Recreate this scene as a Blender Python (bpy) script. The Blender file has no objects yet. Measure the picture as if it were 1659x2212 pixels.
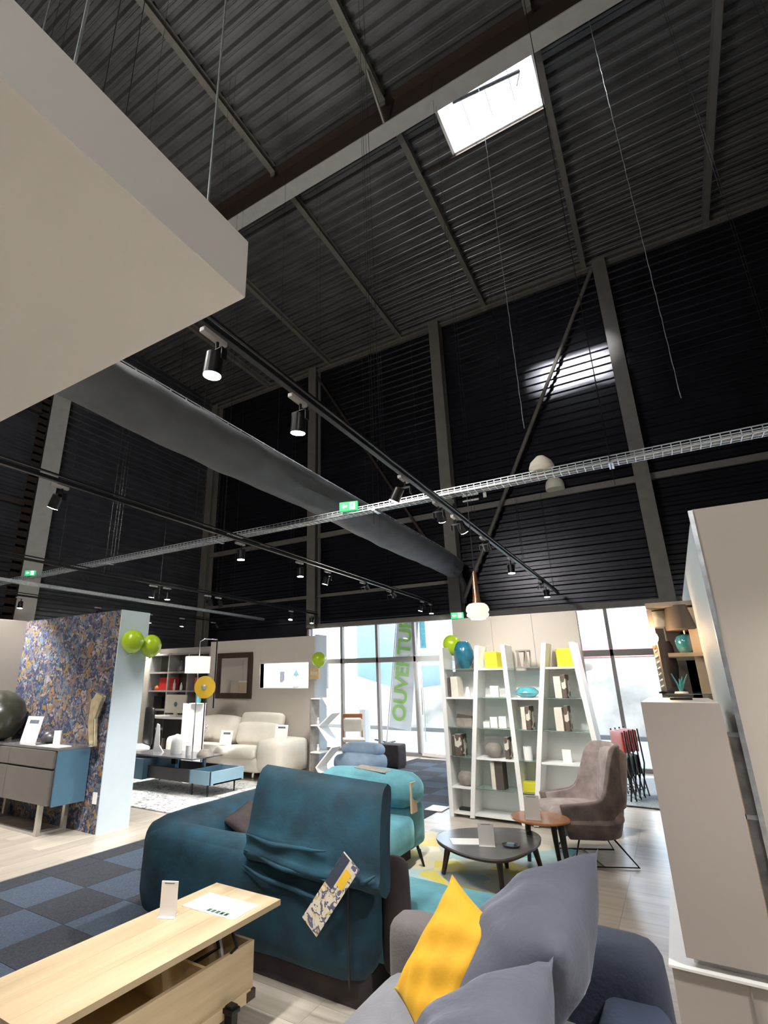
import bpy, bmesh, math, random
from mathutils import Vector, Matrix
random.seed(7)
SC = bpy.context.scene
COL = SC.collection
PI = math.pi

# ------------------------------------------------------------------ camera
def setup_camera():
    yaw, pitch, roll = map(math.radians, (32.33, 17.94, -0.284))
    f = Vector((-math.sin(yaw)*math.cos(pitch), math.cos(yaw)*math.cos(pitch), math.sin(pitch)))
    r = Vector((math.cos(yaw), math.sin(yaw), 0)); u = r.cross(f)
    r2 = r*math.cos(roll)+u*math.sin(roll); u2 = -r*math.sin(roll)+u*math.cos(roll)
    cd = bpy.data.cameras.new('camera'); cam = bpy.data.objects.new('camera', cd); COL.objects.link(cam)
    M = Matrix(((r2.x, u2.x, -f.x, 0), (r2.y, u2.y, -f.y, 0), (r2.z, u2.z, -f.z, 1.6), (0, 0, 0, 1)))
    cam.matrix_world = M
    cd.sensor_fit = 'HORIZONTAL'; cd.sensor_width = 36.0; cd.lens = 1112.7/1659*36
    cd.shift_x = 0.0701; cd.shift_y = 0.0062; cd.clip_end = 400; cd.clip_start = 0.05
    SC.camera = cam
setup_camera()

# ------------------------------------------------------------------ world, sun, exposure
SC.view_settings.view_transform = 'Standard'; SC.view_settings.look = 'None'
SC.view_settings.gamma = 1.0; SC.view_settings.use_curve_mapping = False
SC.view_settings.exposure = 1.5
w = bpy.data.worlds.new('sky'); SC.world = w; w.use_nodes = True
wn = w.node_tree.nodes; wl = w.node_tree.links
bg = wn['Background']
sky = wn.new('ShaderNodeTexSky'); sky.sky_type = 'HOSEK_WILKIE'; sky.turbidity = 4.0; sky.ground_albedo = 0.6
sky.sun_direction = (-0.05, -0.86, 0.5)
hs = wn.new('ShaderNodeHueSaturation'); hs.inputs['Saturation'].default_value = .55; wl.new(sky.outputs[0], hs.inputs['Color'])
wl.new(hs.outputs[0], bg.inputs[0]); bg.inputs[1].default_value = 11.0
sd = bpy.data.lights.new('sun', 'SUN'); sd.energy = 26.0; sd.angle = math.radians(7); sd.color = (1, .96, .9)
so = bpy.data.objects.new('sun', sd); COL.objects.link(so)
so.rotation_euler = Vector((0.05, 0.86, -0.5)).to_track_quat('-Z', 'Y').to_euler()
SPOT_W = 135.0

# ------------------------------------------------------------------ materials
def nodes_of(name):
    m = bpy.data.materials.new(name); m.use_nodes = True
    nt = m.node_tree; b = nt.nodes['Principled BSDF']
    return m, nt, b
def setp(b, **k):
    for a, v in k.items():
        a = a.replace('_', ' ')
        if a in b.inputs: b.inputs[a].default_value = v
def mat(name, c, rough=.6, metal=0, var=.06, scale=6, bump=0, bscale=60, stretch=None, sheen=0, spec=.5, emit=None, es=0, alpha=None, coat=0, trans=0, ior=1.45):
    m, nt, b = nodes_of(name); N = nt.nodes; L = nt.links
    setp(b, Roughness=rough, Metallic=metal)
    b.inputs['Specular IOR Level'].default_value = spec
    b.inputs['Base Color'].default_value = (*c, 1)
    tc = N.new('ShaderNodeTexCoord'); mp = N.new('ShaderNodeMapping'); L.new(tc.outputs['Object'], mp.inputs[0])
    if stretch: mp.inputs['Scale'].default_value = stretch
    if var:
        n = N.new('ShaderNodeTexNoise'); n.inputs['Scale'].default_value = scale; n.inputs['Detail'].default_value = 5
        L.new(mp.outputs[0], n.inputs['Vector'])
        r = N.new('ShaderNodeValToRGB'); L.new(n.outputs[0], r.inputs[0])
        r.color_ramp.elements[0].position = .3; r.color_ramp.elements[1].position = .7
        r.color_ramp.elements[0].color = (*[max(0, x*(1-var)) for x in c], 1)
        r.color_ramp.elements[1].color = (*[min(1, x*(1+var)) for x in c], 1)
        L.new(r.outputs[0], b.inputs['Base Color'])
    if bump:
        n2 = N.new('ShaderNodeTexNoise'); n2.inputs['Scale'].default_value = bscale; n2.inputs['Detail'].default_value = 4
        L.new(mp.outputs[0], n2.inputs['Vector'])
        bp = N.new('ShaderNodeBump'); bp.inputs['Strength'].default_value = bump; bp.inputs['Distance'].default_value = .01
        L.new(n2.outputs[0], bp.inputs['Height']); L.new(bp.outputs[0], b.inputs['Normal'])
    if sheen:
        b.inputs['Sheen Weight'].default_value = sheen; b.inputs['Sheen Roughness'].default_value = .4
        b.inputs['Sheen Tint'].default_value = (*[min(1, x*2+.15) for x in c], 1)
    if emit: b.inputs['Emission Color'].default_value = (*emit, 1); b.inputs['Emission Strength'].default_value = es
    if coat: b.inputs['Coat Weight'].default_value = coat
    if trans: b.inputs['Transmission Weight'].default_value = trans; b.inputs['IOR'].default_value = ior
    return m
def glass_mat(name, tint=(1, 1, 1), refl=.08):
    m = bpy.data.materials.new(name); m.use_nodes = True; nt = m.node_tree; N = nt.nodes; L = nt.links; N.clear()
    o = N.new('ShaderNodeOutputMaterial'); t = N.new('ShaderNodeBsdfTransparent'); t.inputs[0].default_value = (*tint, 1)
    g = N.new('ShaderNodeBsdfGlossy'); g.inputs['Roughness'].default_value = .03
    mx = N.new('ShaderNodeMixShader'); mx.inputs[0].default_value = refl
    L.new(t.outputs[0], mx.inputs[1]); L.new(g.outputs[0], mx.inputs[2]); L.new(mx.outputs[0], o.inputs[0])
    return m
def sheet_mat(name, c, k):   # translucent plastic sheet
    m = bpy.data.materials.new(name); m.use_nodes = True; nt = m.node_tree; N = nt.nodes; L = nt.links; N.clear()
    o = N.new('ShaderNodeOutputMaterial'); t = N.new('ShaderNodeBsdfTransparent'); t.inputs[0].default_value = (*c, 1)
    g = N.new('ShaderNodeBsdfTranslucent'); g.inputs[0].default_value = (*c, 1)
    mx = N.new('ShaderNodeMixShader'); mx.inputs[0].default_value = k
    L.new(t.outputs[0], mx.inputs[1]); L.new(g.outputs[0], mx.inputs[2]); L.new(mx.outputs[0], o.inputs[0])
    return m
def palette_mat(name, cols, scale, dist=.4, rough=.8, mode='XZ', bump=0, stretch=(1, 1, 1), cell=True):
    m, nt, b = nodes_of(name); N = nt.nodes; L = nt.links
    setp(b, Roughness=rough)
    tc = N.new('ShaderNodeTexCoord'); mp = N.new('ShaderNodeMapping'); mp.inputs['Scale'].default_value = stretch
    L.new(tc.outputs['Object'], mp.inputs[0])
    ns = N.new('ShaderNodeTexNoise'); ns.inputs['Scale'].default_value = scale*.6; ns.inputs['Detail'].default_value = 3
    L.new(mp.outputs[0], ns.inputs['Vector'])
    ad = N.new('ShaderNodeMixRGB'); ad.blend_type = 'LINEAR_LIGHT'; ad.inputs[0].default_value = dist
    L.new(mp.outputs[0], ad.inputs[1]); L.new(ns.outputs['Color'], ad.inputs[2])
    v = N.new('ShaderNodeTexVoronoi'); v.inputs['Scale'].default_value = scale
    L.new(ad.outputs[0], v.inputs['Vector'])
    sp = N.new('ShaderNodeSeparateColor'); L.new(v.outputs['Color'], sp.inputs[0])
    r = N.new('ShaderNodeValToRGB'); r.color_ramp.interpolation = 'CONSTANT'
    L.new(sp.outputs[0], r.inputs[0])
    el = r.color_ramp.elements
    el[0].color = (*cols[0], 1); el[0].position = 0; el[1].position = 1/len(cols); el[1].color = (*cols[1], 1)
    for i in range(2, len(cols)):
        e = el.new(i/len(cols)); e.color = (*cols[i], 1)
    L.new(r.outputs[0], b.inputs['Base Color'])
    return m
def wood_mat(name, c1, c2, axis='X', scale=3, rough=.5, coat=0):
    m, nt, b = nodes_of(name); N = nt.nodes; L = nt.links
    setp(b, Roughness=rough); b.inputs['Coat Weight'].default_value = coat
    tc = N.new('ShaderNodeTexCoord'); mp = N.new('ShaderNodeMapping')
    s = {'X': (.35, 6, 6), 'Y': (6, .35, 6), 'Z': (6, 6, .35)}[axis]
    mp.inputs['Scale'].default_value = s; L.new(tc.outputs['Object'], mp.inputs[0])
    oi = N.new('ShaderNodeObjectInfo'); L.new(oi.outputs['Random'], mp.inputs['Location'])
    n = N.new('ShaderNodeTexNoise'); n.inputs['Scale'].default_value = scale; n.inputs['Detail'].default_value = 8; n.inputs['Roughness'].default_value = .65
    L.new(mp.outputs[0], n.inputs['Vector'])
    r = N.new('ShaderNodeValToRGB'); L.new(n.outputs[0], r.inputs[0])
    r.color_ramp.elements[0].position = .32; r.color_ramp.elements[1].position = .68
    r.color_ramp.elements[0].color = (*c1, 1); r.color_ramp.elements[1].color = (*c2, 1)
    hs = N.new('ShaderNodeHueSaturation'); mr = N.new('ShaderNodeMapRange')
    mr.inputs['To Min'].default_value = .88; mr.inputs['To Max'].default_value = 1.1
    L.new(oi.outputs['Random'], mr.inputs[0]); L.new(mr.outputs[0], hs.inputs['Value'])
    L.new(r.outputs[0], hs.inputs['Color']); L.new(hs.outputs[0], b.inputs['Base Color'])
    return m
M = {}
M['clad'] = mat('black_cladding', (.019, .019, .025), .26, .6, var=.25, scale=1.5, bump=.12, bscale=3)
M['deck'] = mat('dark_roof_deck', (.11, .108, .11), .36, .5, var=.25, scale=1.5, bump=.12, bscale=3)
M['clad_lit'] = mat('lit_black_cladding', (.05, .053, .062), .33, .35, var=.25, scale=1.5, bump=.12, bscale=3)  # paler cladding copy: the light on the left wall's ribs is in the colour
M['steel'] = mat('grey_painted_steel', (.135, .125, .11), .5, .1, var=.1)
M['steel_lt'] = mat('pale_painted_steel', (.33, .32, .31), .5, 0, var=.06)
M['brown'] = mat('dark_brown_primer', (.03, .018, .013), .6, 0)
M['taupe'] = mat('taupe_partition_paint', (.50, .455, .405), .75, 0, var=.015, scale=2)
M['taupe_dk'] = mat('taupe_laminate', (.42, .37, .335), .5, 0, var=.015, scale=2)
M['pale'] = mat('pale_blue_white_paint', (.54, .63, .69), .6, 0, var=.02)
M['soffit'] = mat('cream_plasterboard', (.80, .775, .745), .8, 0, var=.015, scale=1.5)
M['white'] = mat('white_lacquer', (.88, .88, .87), .35, 0, var=.02)
M['paper'] = mat('white_paper', (.86, .86, .85), .7, 0, var=.02)
M['black'] = mat('black_plastic', (.012, .012, .013), .4, 0, var=.1)
M['blackm'] = mat('black_metal', (.02, .02, .022), .35, .6, var=.1)
M['galv'] = mat('galvanised_steel', (.62, .66, .70), .3, .8, var=.2, scale=20)
M['chrome'] = mat('chrome', (.75, .75, .76), .12, 1, var=.02)
M['alu'] = mat('brushed_aluminium', (.55, .53, .50), .35, .7, var=.05)
M['mull'] = mat('grey_window_frame', (.26, .25, .24), .45, .2, var=.04)
M['duct'] = mat('charcoal_textile', (.085, .088, .096), .6, 0, var=.15, scale=3, bump=.5, bscale=5, sheen=.2)
M['plank'] = wood_mat('pale_oak_floor', (.40, .35, .29), (.58, .53, .46), 'X', 2.2, .28)
M['subfloor'] = mat('floor_joint', (.22, .2, .17), .6)
M['cblue'] = mat('blue_grey_carpet', (.050, .070, .105), .95, 0, var=.35, scale=90, bump=.5, bscale=300)
M['cdark'] = mat('charcoal_carpet', (.028, .032, .043), .95, 0, var=.45, scale=90, bump=.5, bscale=300)
M['teal'] = mat('teal_velvet', (.003, .036, .060), .8, 0, var=.55, scale=5, bump=.25, bscale=25, sheen=.18)
M['teal_lit'] = mat('lit_teal_velvet', (.085, .26, .31), .75, 0, var=.25, scale=6, bump=.2, bscale=30, sheen=.9)  # lighter copy of the teal: window light on the seats put into the colour
M['bluefab'] = mat('deep_blue_lining', (.045, .062, .11), .85, 0, var=.12, scale=6, bump=.2, bscale=60, sheen=.15)
M['slate'] = mat('slate_grey_velvet', (.085, .092, .125), .8, 0, var=.14, scale=5, bump=.2, bscale=40, sheen=.5)
M['navy'] = mat('navy_fabric', (.035, .045, .075), .85, 0, var=.15, scale=6, bump=.2, bscale=60, sheen=.2)
M['greyfab'] = mat('grey_brown_fabric', (.11, .10, .10), .9, 0, var=.12, scale=8, bump=.2, bscale=90, sheen=.15)
M['seatgrey'] = mat('grey_seat_fabric', (.17, .17, .19), .9, 0, var=.1, scale=8, bump=.2, bscale=90, sheen=.3)
M['yellow'] = mat('mustard_velvet', (.60, .31, .008), .8, 0, var=.12, scale=5, bump=.25, bscale=20, sheen=.3)
M['brownfab'] = mat('dark_brown_fabric', (.045, .035, .036), .9, 0, var=.2, scale=9, bump=.2, bscale=50)
M['chairfab'] = mat('mottled_brown_suede', (.145, .115, .11), .85, 0, var=.4, scale=9, bump=.3, bscale=30, sheen=.4)
M['chair_in'] = mat('light_mottled_suede', (.27, .225, .215), .85, 0, var=.35, scale=9, bump=.3, bscale=30, sheen=.4)
M['leather'] = mat('ivory_leather', (.70, .66, .58), .5, 0, var=.04, scale=6, bump=.15, bscale=14)
M['oak'] = wood_mat('oak_veneer', (.42, .32, .195), (.58, .46, .305), 'Y', 2.5, .4)
M['oak_in'] = wood_mat('light_oak_inside', (.62, .48, .27), (.76, .62, .40), 'Y', 2.5, .45)
M['walnut'] = wood_mat('orange_walnut', (.42, .15, .055), (.56, .24, .10), 'X', 3, .3, .3)
M['darkwood'] = wood_mat('wenge_wood', (.025, .014, .01), (.05, .028, .02), 'Z', 3, .4)
M['greytop'] = mat('grey_ceramic_top', (.14, .14, .15), .18, 0, var=.12, scale=5)
M['blue'] = mat('steel_blue_lacquer', (.062, .14, .21), .45, 0, var=.03)
M['blue_lt'] = mat('light_steel_blue_lacquer', (.22, .36, .45), .45, 0, var=.03)
M['taupe_lac'] = mat('grey_brown_lacquer', (.13, .12, .11), .4, 0, var=.04)
M['anth'] = mat('anthracite_lacquer', (.03, .03, .036), .4, 0, var=.05)
M['tealglass'] = mat('teal_blue_glass', (.02, .13, .19), .08, 0, var=.25, scale=12, coat=.6)
M['aqua'] = mat('aqua_ceramic', (.10, .42, .47), .2, 0, var=.2, scale=12, coat=.5)
M['yel'] = mat('lemon_lacquer', (.62, .58, .04), .4, 0, var=.03)
M['gold'] = mat('golden_yellow_felt', (.80, .50, .03), .6, 0, var=.06)
M['lime'] = mat('lime_balloon_rubber', (.42, .60, .02), .25, 0, var=.03, coat=.3)
M['cream'] = mat('cream_paper', (.72, .68, .58), .7, 0, var=.04)
M['stone'] = mat('taupe_stoneware', (.28, .25, .22), .6, 0, var=.25, scale=10)
M['red'] = mat('red_plastic', (.48, .035, .03), .35, 0, var=.03)
M['orange'] = mat('orange_lacquer', (.60, .12, .03), .4, 0, var=.05)
M['tan'] = mat('tan_board', (.52, .40, .28), .6, 0, var=.05)
M['brownsh'] = mat('brown_lampshade', (.085, .07, .06), .8, 0, var=.1)
M['shade'] = mat('white_mottled_lampshade', (.82, .80, .72), .7, 0, var=.25, scale=22, emit=(1, .95, .85), es=.25)
M['mirror'] = mat('mirror_glass', (.8, .8, .8), .02, 1, var=0)
M['copper'] = mat('copper', (.75, .38, .24), .25, .9, var=.05)
M['lens'] = mat('lamp_lens', (1, 1, 1), .5, var=0, emit=(1, .96, .88), es=40)
M['lens_off'] = mat('lamp_reflector', (.7, .7, .7), .2, .8, var=0)
M['bulb'] = mat('warm_filament_bulb', (1, .8, .5), .2, var=0, emit=(1, .62, .25), es=14)
M['exitgreen'] = mat('green_sign_face', (.02, .32, .10), .4, var=0, emit=(.02, .35, .12), es=.6)
M['signwhite'] = mat('sign_white', (.9, .95, .9), .4, var=0, emit=(.9, 1, .92), es=.9)
M['glass'] = glass_mat('window_glass', (.97, .98, .98), .05)
M['gshelf'] = mat('green_edge_glass', (.55, .75, .68), .05, 0, var=0, trans=.75)
M['acryl'] = mat('frosted_acrylic', (.72, .69, .67), .3, 0, var=.03)
M['sheet'] = sheet_mat('milky_polycarbonate', (.95, .97, 1), .55)
M['rug'] = palette_mat('patchwork_rug', [(.60, .50, .10), (.16, .38, .42), (.55, .52, .40), (.35, .50, .50), (.62, .52, .20), (.60, .58, .46), (.42, .46, .46), (.13, .38, .45), (.62, .60, .48), (.60, .54, .36), (.40, .52, .54)], 4.2, .06)
M['rugw'] = palette_mat('speckled_white_rug', [(.62, .60, .56), (.55, .54, .52), (.20, .21, .24), (.66, .64, .60), (.60, .58, .54), (.40, .46, .50)], 11, .5)
M['rugg'] = mat('speckled_grey_rug', (.36, .40, .42), .95, 0, var=.5, scale=60, bump=.5, bscale=120)
M['paper_wall'] = palette_mat('floral_wallpaper', [(.035, .045, .11), (.26, .17, .055), (.06, .10, .17), (.11, .10, .13), (.03, .045, .10), (.30, .26, .25), (.10, .16, .24), (.24, .13, .06), (.02, .03, .06), (.16, .13, .12), (.03, .045, .12)], 18, .2)
M['asphalt'] = mat('pale_forecourt', (.72, .70, .66), .9, 0, var=.08, scale=1)
M['hill'] = mat('pale_rubble_bank', (.72, .66, .56), .95, 0, var=.35, scale=.9, bump=.6, bscale=3)
M['skyblue'] = mat('pale_blue_cladding', (.28, .42, .50), .6, 0, var=.03)
M['banner'] = mat('white_banner_fabric', (.9, .9, .92), .8, 0, var=.02)
M['greenink'] = mat('green_print', (.36, .70, .14), .7, 0, var=0)
M['pink'] = mat('faded_red_fascia', (.20, .018, .045), .7, 0, var=.04)
M['leaf'] = mat('dark_green_leaves', (.04, .12, .06), .8, 0, var=.3)
M['olive'] = mat('dark_olive_glaze', (.035, .035, .022), .3, 0, var=.4, scale=6, coat=.3)
M['pewter'] = mat('dark_pewter', (.13, .13, .14), .35, .6, var=.4, scale=12)
M['ink'] = mat('grey_print', (.12, .14, .18), .8, 0, var=.3, scale=20)
M['greenk'] = mat('dark_green_print', (.03, .10, .07), .8, 0, var=.2)
M['brochure'] = palette_mat('printed_brochure', [(.66, .60, .48), (.10, .10, .17), (.66, .61, .50), (.55, .42, .16), (.12, .12, .2), (.60, .56, .48), (.62, .57, .46)], 16, .4)
M['book'] = palette_mat('patterned_book_spine', [(.70, .66, .58), (.12, .09, .07), (.64, .60, .52), (.08, .06, .05)], 10, .15)

# ------------------------------------------------------------------ mesh helpers
class MB:
    def __init__(s, o=(0, 0, 0)):
        s.v = []; s.f = []; s.o = Vector(o); s.M = None
    def add(s, vs, fs):
        n = len(s.v)
        for p in vs:
            p = Vector(p)
            if s.M is not None: p = s.M @ p
            s.v.append(p - s.o)
        for f in fs: s.f.append([i+n for i in f])
        return s
    def box(s, x0, x1, y0, y1, z0, z1):
        s.add([(x0,y0,z0),(x1,y0,z0),(x1,y1,z0),(x0,y1,z0),(x0,y0,z1),(x1,y0,z1),(x1,y1,z1),(x0,y1,z1)],
              [(0,3,2,1),(4,5,6,7),(0,1,5,4),(1,2,6,5),(2,3,7,6),(3,0,4,7)]); return s
    def hexa(s, p):   # 8 corners: bottom 4 ccw, top 4 ccw
        s.add(p, [(0,3,2,1),(4,5,6,7),(0,1,5,4),(1,2,6,5),(2,3,7,6),(3,0,4,7)]); return s
    def prism(s, poly, z0, z1):
        n = len(poly)
        s.add([(x, y, z0) for x, y in poly]+[(x, y, z1) for x, y in poly],
              [tuple(range(n-1, -1, -1)), tuple(range(n, 2*n))]+[(i, (i+1) % n, n+(i+1) % n, n+i) for i in range(n)]); return s
    def prism_dir(s, pts, d):   # pts: 3d polygon, d: extrusion vector
        n = len(pts); d = Vector(d); pts = [Vector(p) for p in pts]
        s.add(pts+[p+d for p in pts], [tuple(range(n-1, -1, -1)), tuple(range(n, 2*n))]+[(i, (i+1) % n, n+(i+1) % n, n+i) for i in range(n)]); return s
    def tube(s, pts, r, n=10, cap=True):
        pts = [Vector(p) for p in pts]; rs = r if isinstance(r, (list, tuple)) else [r]*len(pts)
        rings = []; up = None
        for i, p in enumerate(pts):
            if i == 0: t = pts[1]-p
            elif i == len(pts)-1: t = p-pts[i-1]
            else: t = (pts[i+1]-p).normalized()+(p-pts[i-1]).normalized()
            t.normalize()
            if up is None: up = Vector((0, 0, 1)) if abs(t.z) < .9 else Vector((1, 0, 0))
            a = t.cross(up).normalized(); b = a.cross(t).normalized(); up = b
            rings.append([p+a*(rs[i]*math.cos(2*PI*k/n))+b*(rs[i]*math.sin(2*PI*k/n)) for k in range(n)])
        vs = [q for R in rings for q in R]; fs = []
        for i in range(len(pts)-1):
            for k in range(n):
                k2 = (k+1) % n; fs.append((i*n+k, i*n+k2, (i+1)*n+k2, (i+1)*n+k))
        if cap: fs.append(tuple(range(n-1, -1, -1))); fs.append(tuple(range((len(pts)-1)*n, len(pts)*n)))
        s.add(vs, fs); return s
    def lathe(s, prof, c=(0, 0, 0), n=20, axis='Z'):
        c = Vector(c); vs = []; fs = []
        for r, z in prof:
            for k in range(n):
                a = 2*PI*k/n; x, y = r*math.cos(a), r*math.sin(a)
                p = {'Z': (x, y, z), 'X': (z, x, y), 'Y': (x, z, y)}[axis]
                vs.append(c+Vector(p))
        for i in range(len(prof)-1):
            for k in range(n):
                k2 = (k+1) % n; fs.append((i*n+k, i*n+k2, (i+1)*n+k2, (i+1)*n+k))
        fs.append(tuple(range(n-1, -1, -1))); m = (len(prof)-1)*n; fs.append(tuple(range(m, m+n)))
        s.add(vs, fs); return s
    def rbox(s, x0, x1, y0, y1, z0, z1, r=.05, n=7, bulge=0, wob=0):
        # rounded, slightly bulging upholstery block
        c = Vector(((x0+x1)/2, (y0+y1)/2, (z0+z1)/2)); h = Vector(((x1-x0)/2, (y1-y0)/2, (z1-z0)/2))
        r = min(r, h.x, h.y, h.z); vs = []; idx = {}; fs = []
        def t(i): return -1+2*i/n
        def pt(u):
            q = Vector([max(-h[k]+r, min(h[k]-r, u[k]*h[k])) for k in range(3)])
            e = Vector([u[k]*h[k] for k in range(3)])-q
            if e.length > 1e-9:
                e = e.normalized()*r
            p = q+e
            if bulge:
                for k in range(3):
                    a, b = (k+1) % 3, (k+2) % 3
                    p[k] += (1 if u[k] > 0 else -1)*bulge*abs(u[k])**4*(1-u[a]**2)*(1-u[b]**2)
            if wob:
                p += Vector((math.sin(p.y*9+p.z*13), math.sin(p.x*11+p.z*7), math.sin(p.x*8+p.y*12)))*wob
            return c+p
        # nonuniform params: dense near the edges
        par = [math.sin((-1+2*i/n)*PI/2) for i in range(n+1)]
        def vid(i, j, k):
            key = (i, j, k)
            if key not in idx: idx[key] = len(vs); vs.append(pt((par[i], par[j], par[k])))
            return idx[key]
        for a in range(n):
            for b in range(n):
                fs.append((vid(a, b, n), vid(a+1, b, n), vid(a+1, b+1, n), vid(a, b+1, n)))
                fs.append((vid(a, b, 0), vid(a, b+1, 0), vid(a+1, b+1, 0), vid(a+1, b, 0)))
                fs.append((vid(a, 0, b), vid(a+1, 0, b), vid(a+1, 0, b+1), vid(a, 0, b+1)))
                fs.append((vid(a, n, b), vid(a, n, b+1), vid(a+1, n, b+1), vid(a+1, n, b)))
                fs.append((vid(0, a, b), vid(0, a, b+1), vid(0, a+1, b+1), vid(0, a+1, b)))
                fs.append((vid(n, a, b), vid(n, a+1, b), vid(n, a+1, b+1), vid(n, a, b+1)))
        s.add(vs, fs); return s
    def pillow(s, a, b, c, d, th, n=16, wr=.006, seed=0):
        # four corners in order; two bulging skins joined at the seam
        a, b, c, d = map(Vector, (a, b, c, d)); nm = (c-a).cross(d-b).normalized()
        vs = []; fs = []
        rnd = random.Random(seed); ph = [rnd.uniform(0, 6) for _ in range(6)]
        def P(i, j, sg):
            u, v = i/n, j/n
            # edges pulled in between the corners
            uu = u+(.5-u)*.10*(4*v*(1-v))*abs(2*u-1)
            vv = v+(.5-v)*.10*(4*u*(1-u))*abs(2*v-1)
            p = a*(1-uu)*(1-vv)+b*uu*(1-vv)+c*uu*vv+d*(1-uu)*vv
            e = (max(0, 1-abs(2*u-1)**2.6)*max(0, 1-abs(2*v-1)**2.6))**.62
            k = wr*(math.sin(u*23+ph[0]+v*7)+math.sin(v*19+ph[1]-u*11))*e
            return p+nm*(sg*(th/2*e)+k)
        for sg in (1, -1):
            o = len(vs)
            for i in range(n+1):
                for j in range(n+1): vs.append(P(i, j, sg))
            for i in range(n):
                for j in range(n):
                    q = [o+i*(n+1)+j, o+(i+1)*(n+1)+j, o+(i+1)*(n+1)+j+1, o+i*(n+1)+j+1]
                    fs.append(q if sg > 0 else q[::-1])
        s.add(vs, fs); return s
    def build(s, name, m, parent=None, smooth=None, bevel=0, label=None, kind=None, weld=False, loc=None):
        me = bpy.data.meshes.new(name); me.from_pydata([tuple(p) for p in s.v], [], s.f); me.update()
        if weld or bevel:
            bm = bmesh.new(); bm.from_mesh(me); bmesh.ops.remove_doubles(bm, verts=bm.verts, dist=1e-5)
            if bevel:
                es = [e for e in bm.edges if len(e.link_faces) == 2 and e.calc_face_angle(0) > .6]
                bmesh.ops.bevel(bm, geom=es, offset=bevel, segments=2, affect='EDGES', profile=.6)
            bmesh.ops.recalc_face_normals(bm, faces=bm.faces); bm.to_mesh(me); bm.free()
        ob = bpy.data.objects.new(name, me); COL.objects.link(ob)
        me.materials.append(m if not isinstance(m, str) else M[m])
        if smooth:
            for p in me.polygons: p.use_smooth = True
            if smooth is not True: me.set_sharp_from_angle(angle=math.radians(smooth))
        if parent: ob.parent = parent
        if label: ob['label'] = label
        if kind: ob['kind'] = kind
        if loc: ob.location = loc
        return ob
def thing(name, label, cat, loc=(0, 0, 0), rz=0, group=None):
    o = bpy.data.objects.new(name, None); COL.objects.link(o); o.empty_display_size = .1
    o.location = loc; o.rotation_euler = (0, 0, rz); o['label'] = label; o['category'] = cat
    if group: o['group'] = group
    return o
def tag(o, label, cat, group=None):
    o['label'] = label; o['category'] = cat
    if group: o['group'] = group
    return o
def single(name, mb, m, label, cat, group=None, loc=None, **k):
    """one-mesh thing; the mesh is built in world coordinates and re-based on loc"""
    o = mb.build(name, m, **k)
    if loc is not None: o.location = loc
    return tag(o, label, cat, group)
def dup(o, parent=None, loc=None, rz=None, label=None, group=None):
    c = o.copy(); COL.objects.link(c); c.parent = parent
    if loc is not None: c.location = loc
    if rz is not None: c.rotation_euler = (0, 0, rz)
    if label: c['label'] = label
    if group: c['group'] = group
    for ch in list(o.children): dup(ch, c)
    return c
def structure(o):
    o['kind'] = 'structure'; return o
def sbox(name, m, x0, x1, y0, y1, z0, z1, parent=None, bevel=0, **k):
    """structure box whose origin is its own base corner"""
    return MB().box(x0, x1, y0, y1, z0, z1).build(name, m, parent, bevel=bevel, **k)

# ================================================================== STRUCTURE
XL, YF, XR, YB = -12.6, 12.15, 7.0, -5.0
def zroof(y): return 11.45+.0209*(12.13-y)
# ---- roof deck with ribs (ribs run along X)
SK = (-1.91, -.21, 6.34, 7.66)
def deck():
    b = MB(); y = YB-.25
    prof = []
    while y < YF+.3:
        prof += [(y, .0), (y+.035, .0), (y+.045, .012), (y+.06, .012), (y+.07, .0), (y+.13, .0), (y+.16, .075), (y+.22, .075)]
        y += .25
    for i in range(len(prof)-1):
        (y0, h0), (y1, h1) = prof[i], prof[i+1]
        ym = (y0+y1)/2
        segs = [(XL-.2, SK[0]), (SK[1], XR+.2)] if SK[2] < ym < SK[3] else [(XL-.2, XR+.2)]
        for xa, xb in segs:
            b.add([(xa, y0, zroof(y0)+h0), (xb, y0, zroof(y0)+h0), (xb, y1, zroof(y1)+h1), (xa, y1, zroof(y1)+h1)], [(0, 1, 2, 3)])
    return b
ceiling = structure(deck().build('ceiling', 'deck'))
# opaque roofing above the deck so no light leaks
rb = MB(); rz = 11.86
for (xa, xb, ya, yb) in ((XL-.3, SK[0]-.03, YB-.3, YF+.3), (SK[1]+.03, XR+.3, YB-.3, YF+.3), (SK[0]-.03, SK[1]+.03, YB-.3, SK[2]-.03), (SK[0]-.03, SK[1]+.03, SK[3]+.03, YF+.3)):
    rb.box(xa, xb, ya, yb, rz, rz+.08)
rb.build('roofing', 'clad', ceiling)
def purlin(x, y0, y1):
    b = MB(); z0, z1 = zroof(y0), zroof(y1)
    def sl(xa, xb, d0, d1):
        b.hexa([(xa, y0, z0-d1), (xb, y0, z0-d1), (xb, y1, z1-d1), (xa, y1, z1-d1), (xa, y0, z0-d0), (xb, y0, z0-d0), (xb, y1, z1-d0), (xa, y1, z1-d0)])
    sl(x-.055, x+.055, .17, .18); sl(x-.006, x+.006, .01, .17); sl(x-.055, x+.055, .0, .012)
    return b
for k in range(7):
    x = -10.03+2.47*k
    for (y0, y1) in ((YB, 5.95), (6.25, 12.05)):
        purlin(x, y0, y1).build('purlin', 'steel', ceiling)
        MB().box(x-.05, x+.05, y1-.02, y1+.0, zroof(y1)-.26, zroof(y1)-.18).build('purlin_bracket', 'steel', ceiling)
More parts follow.
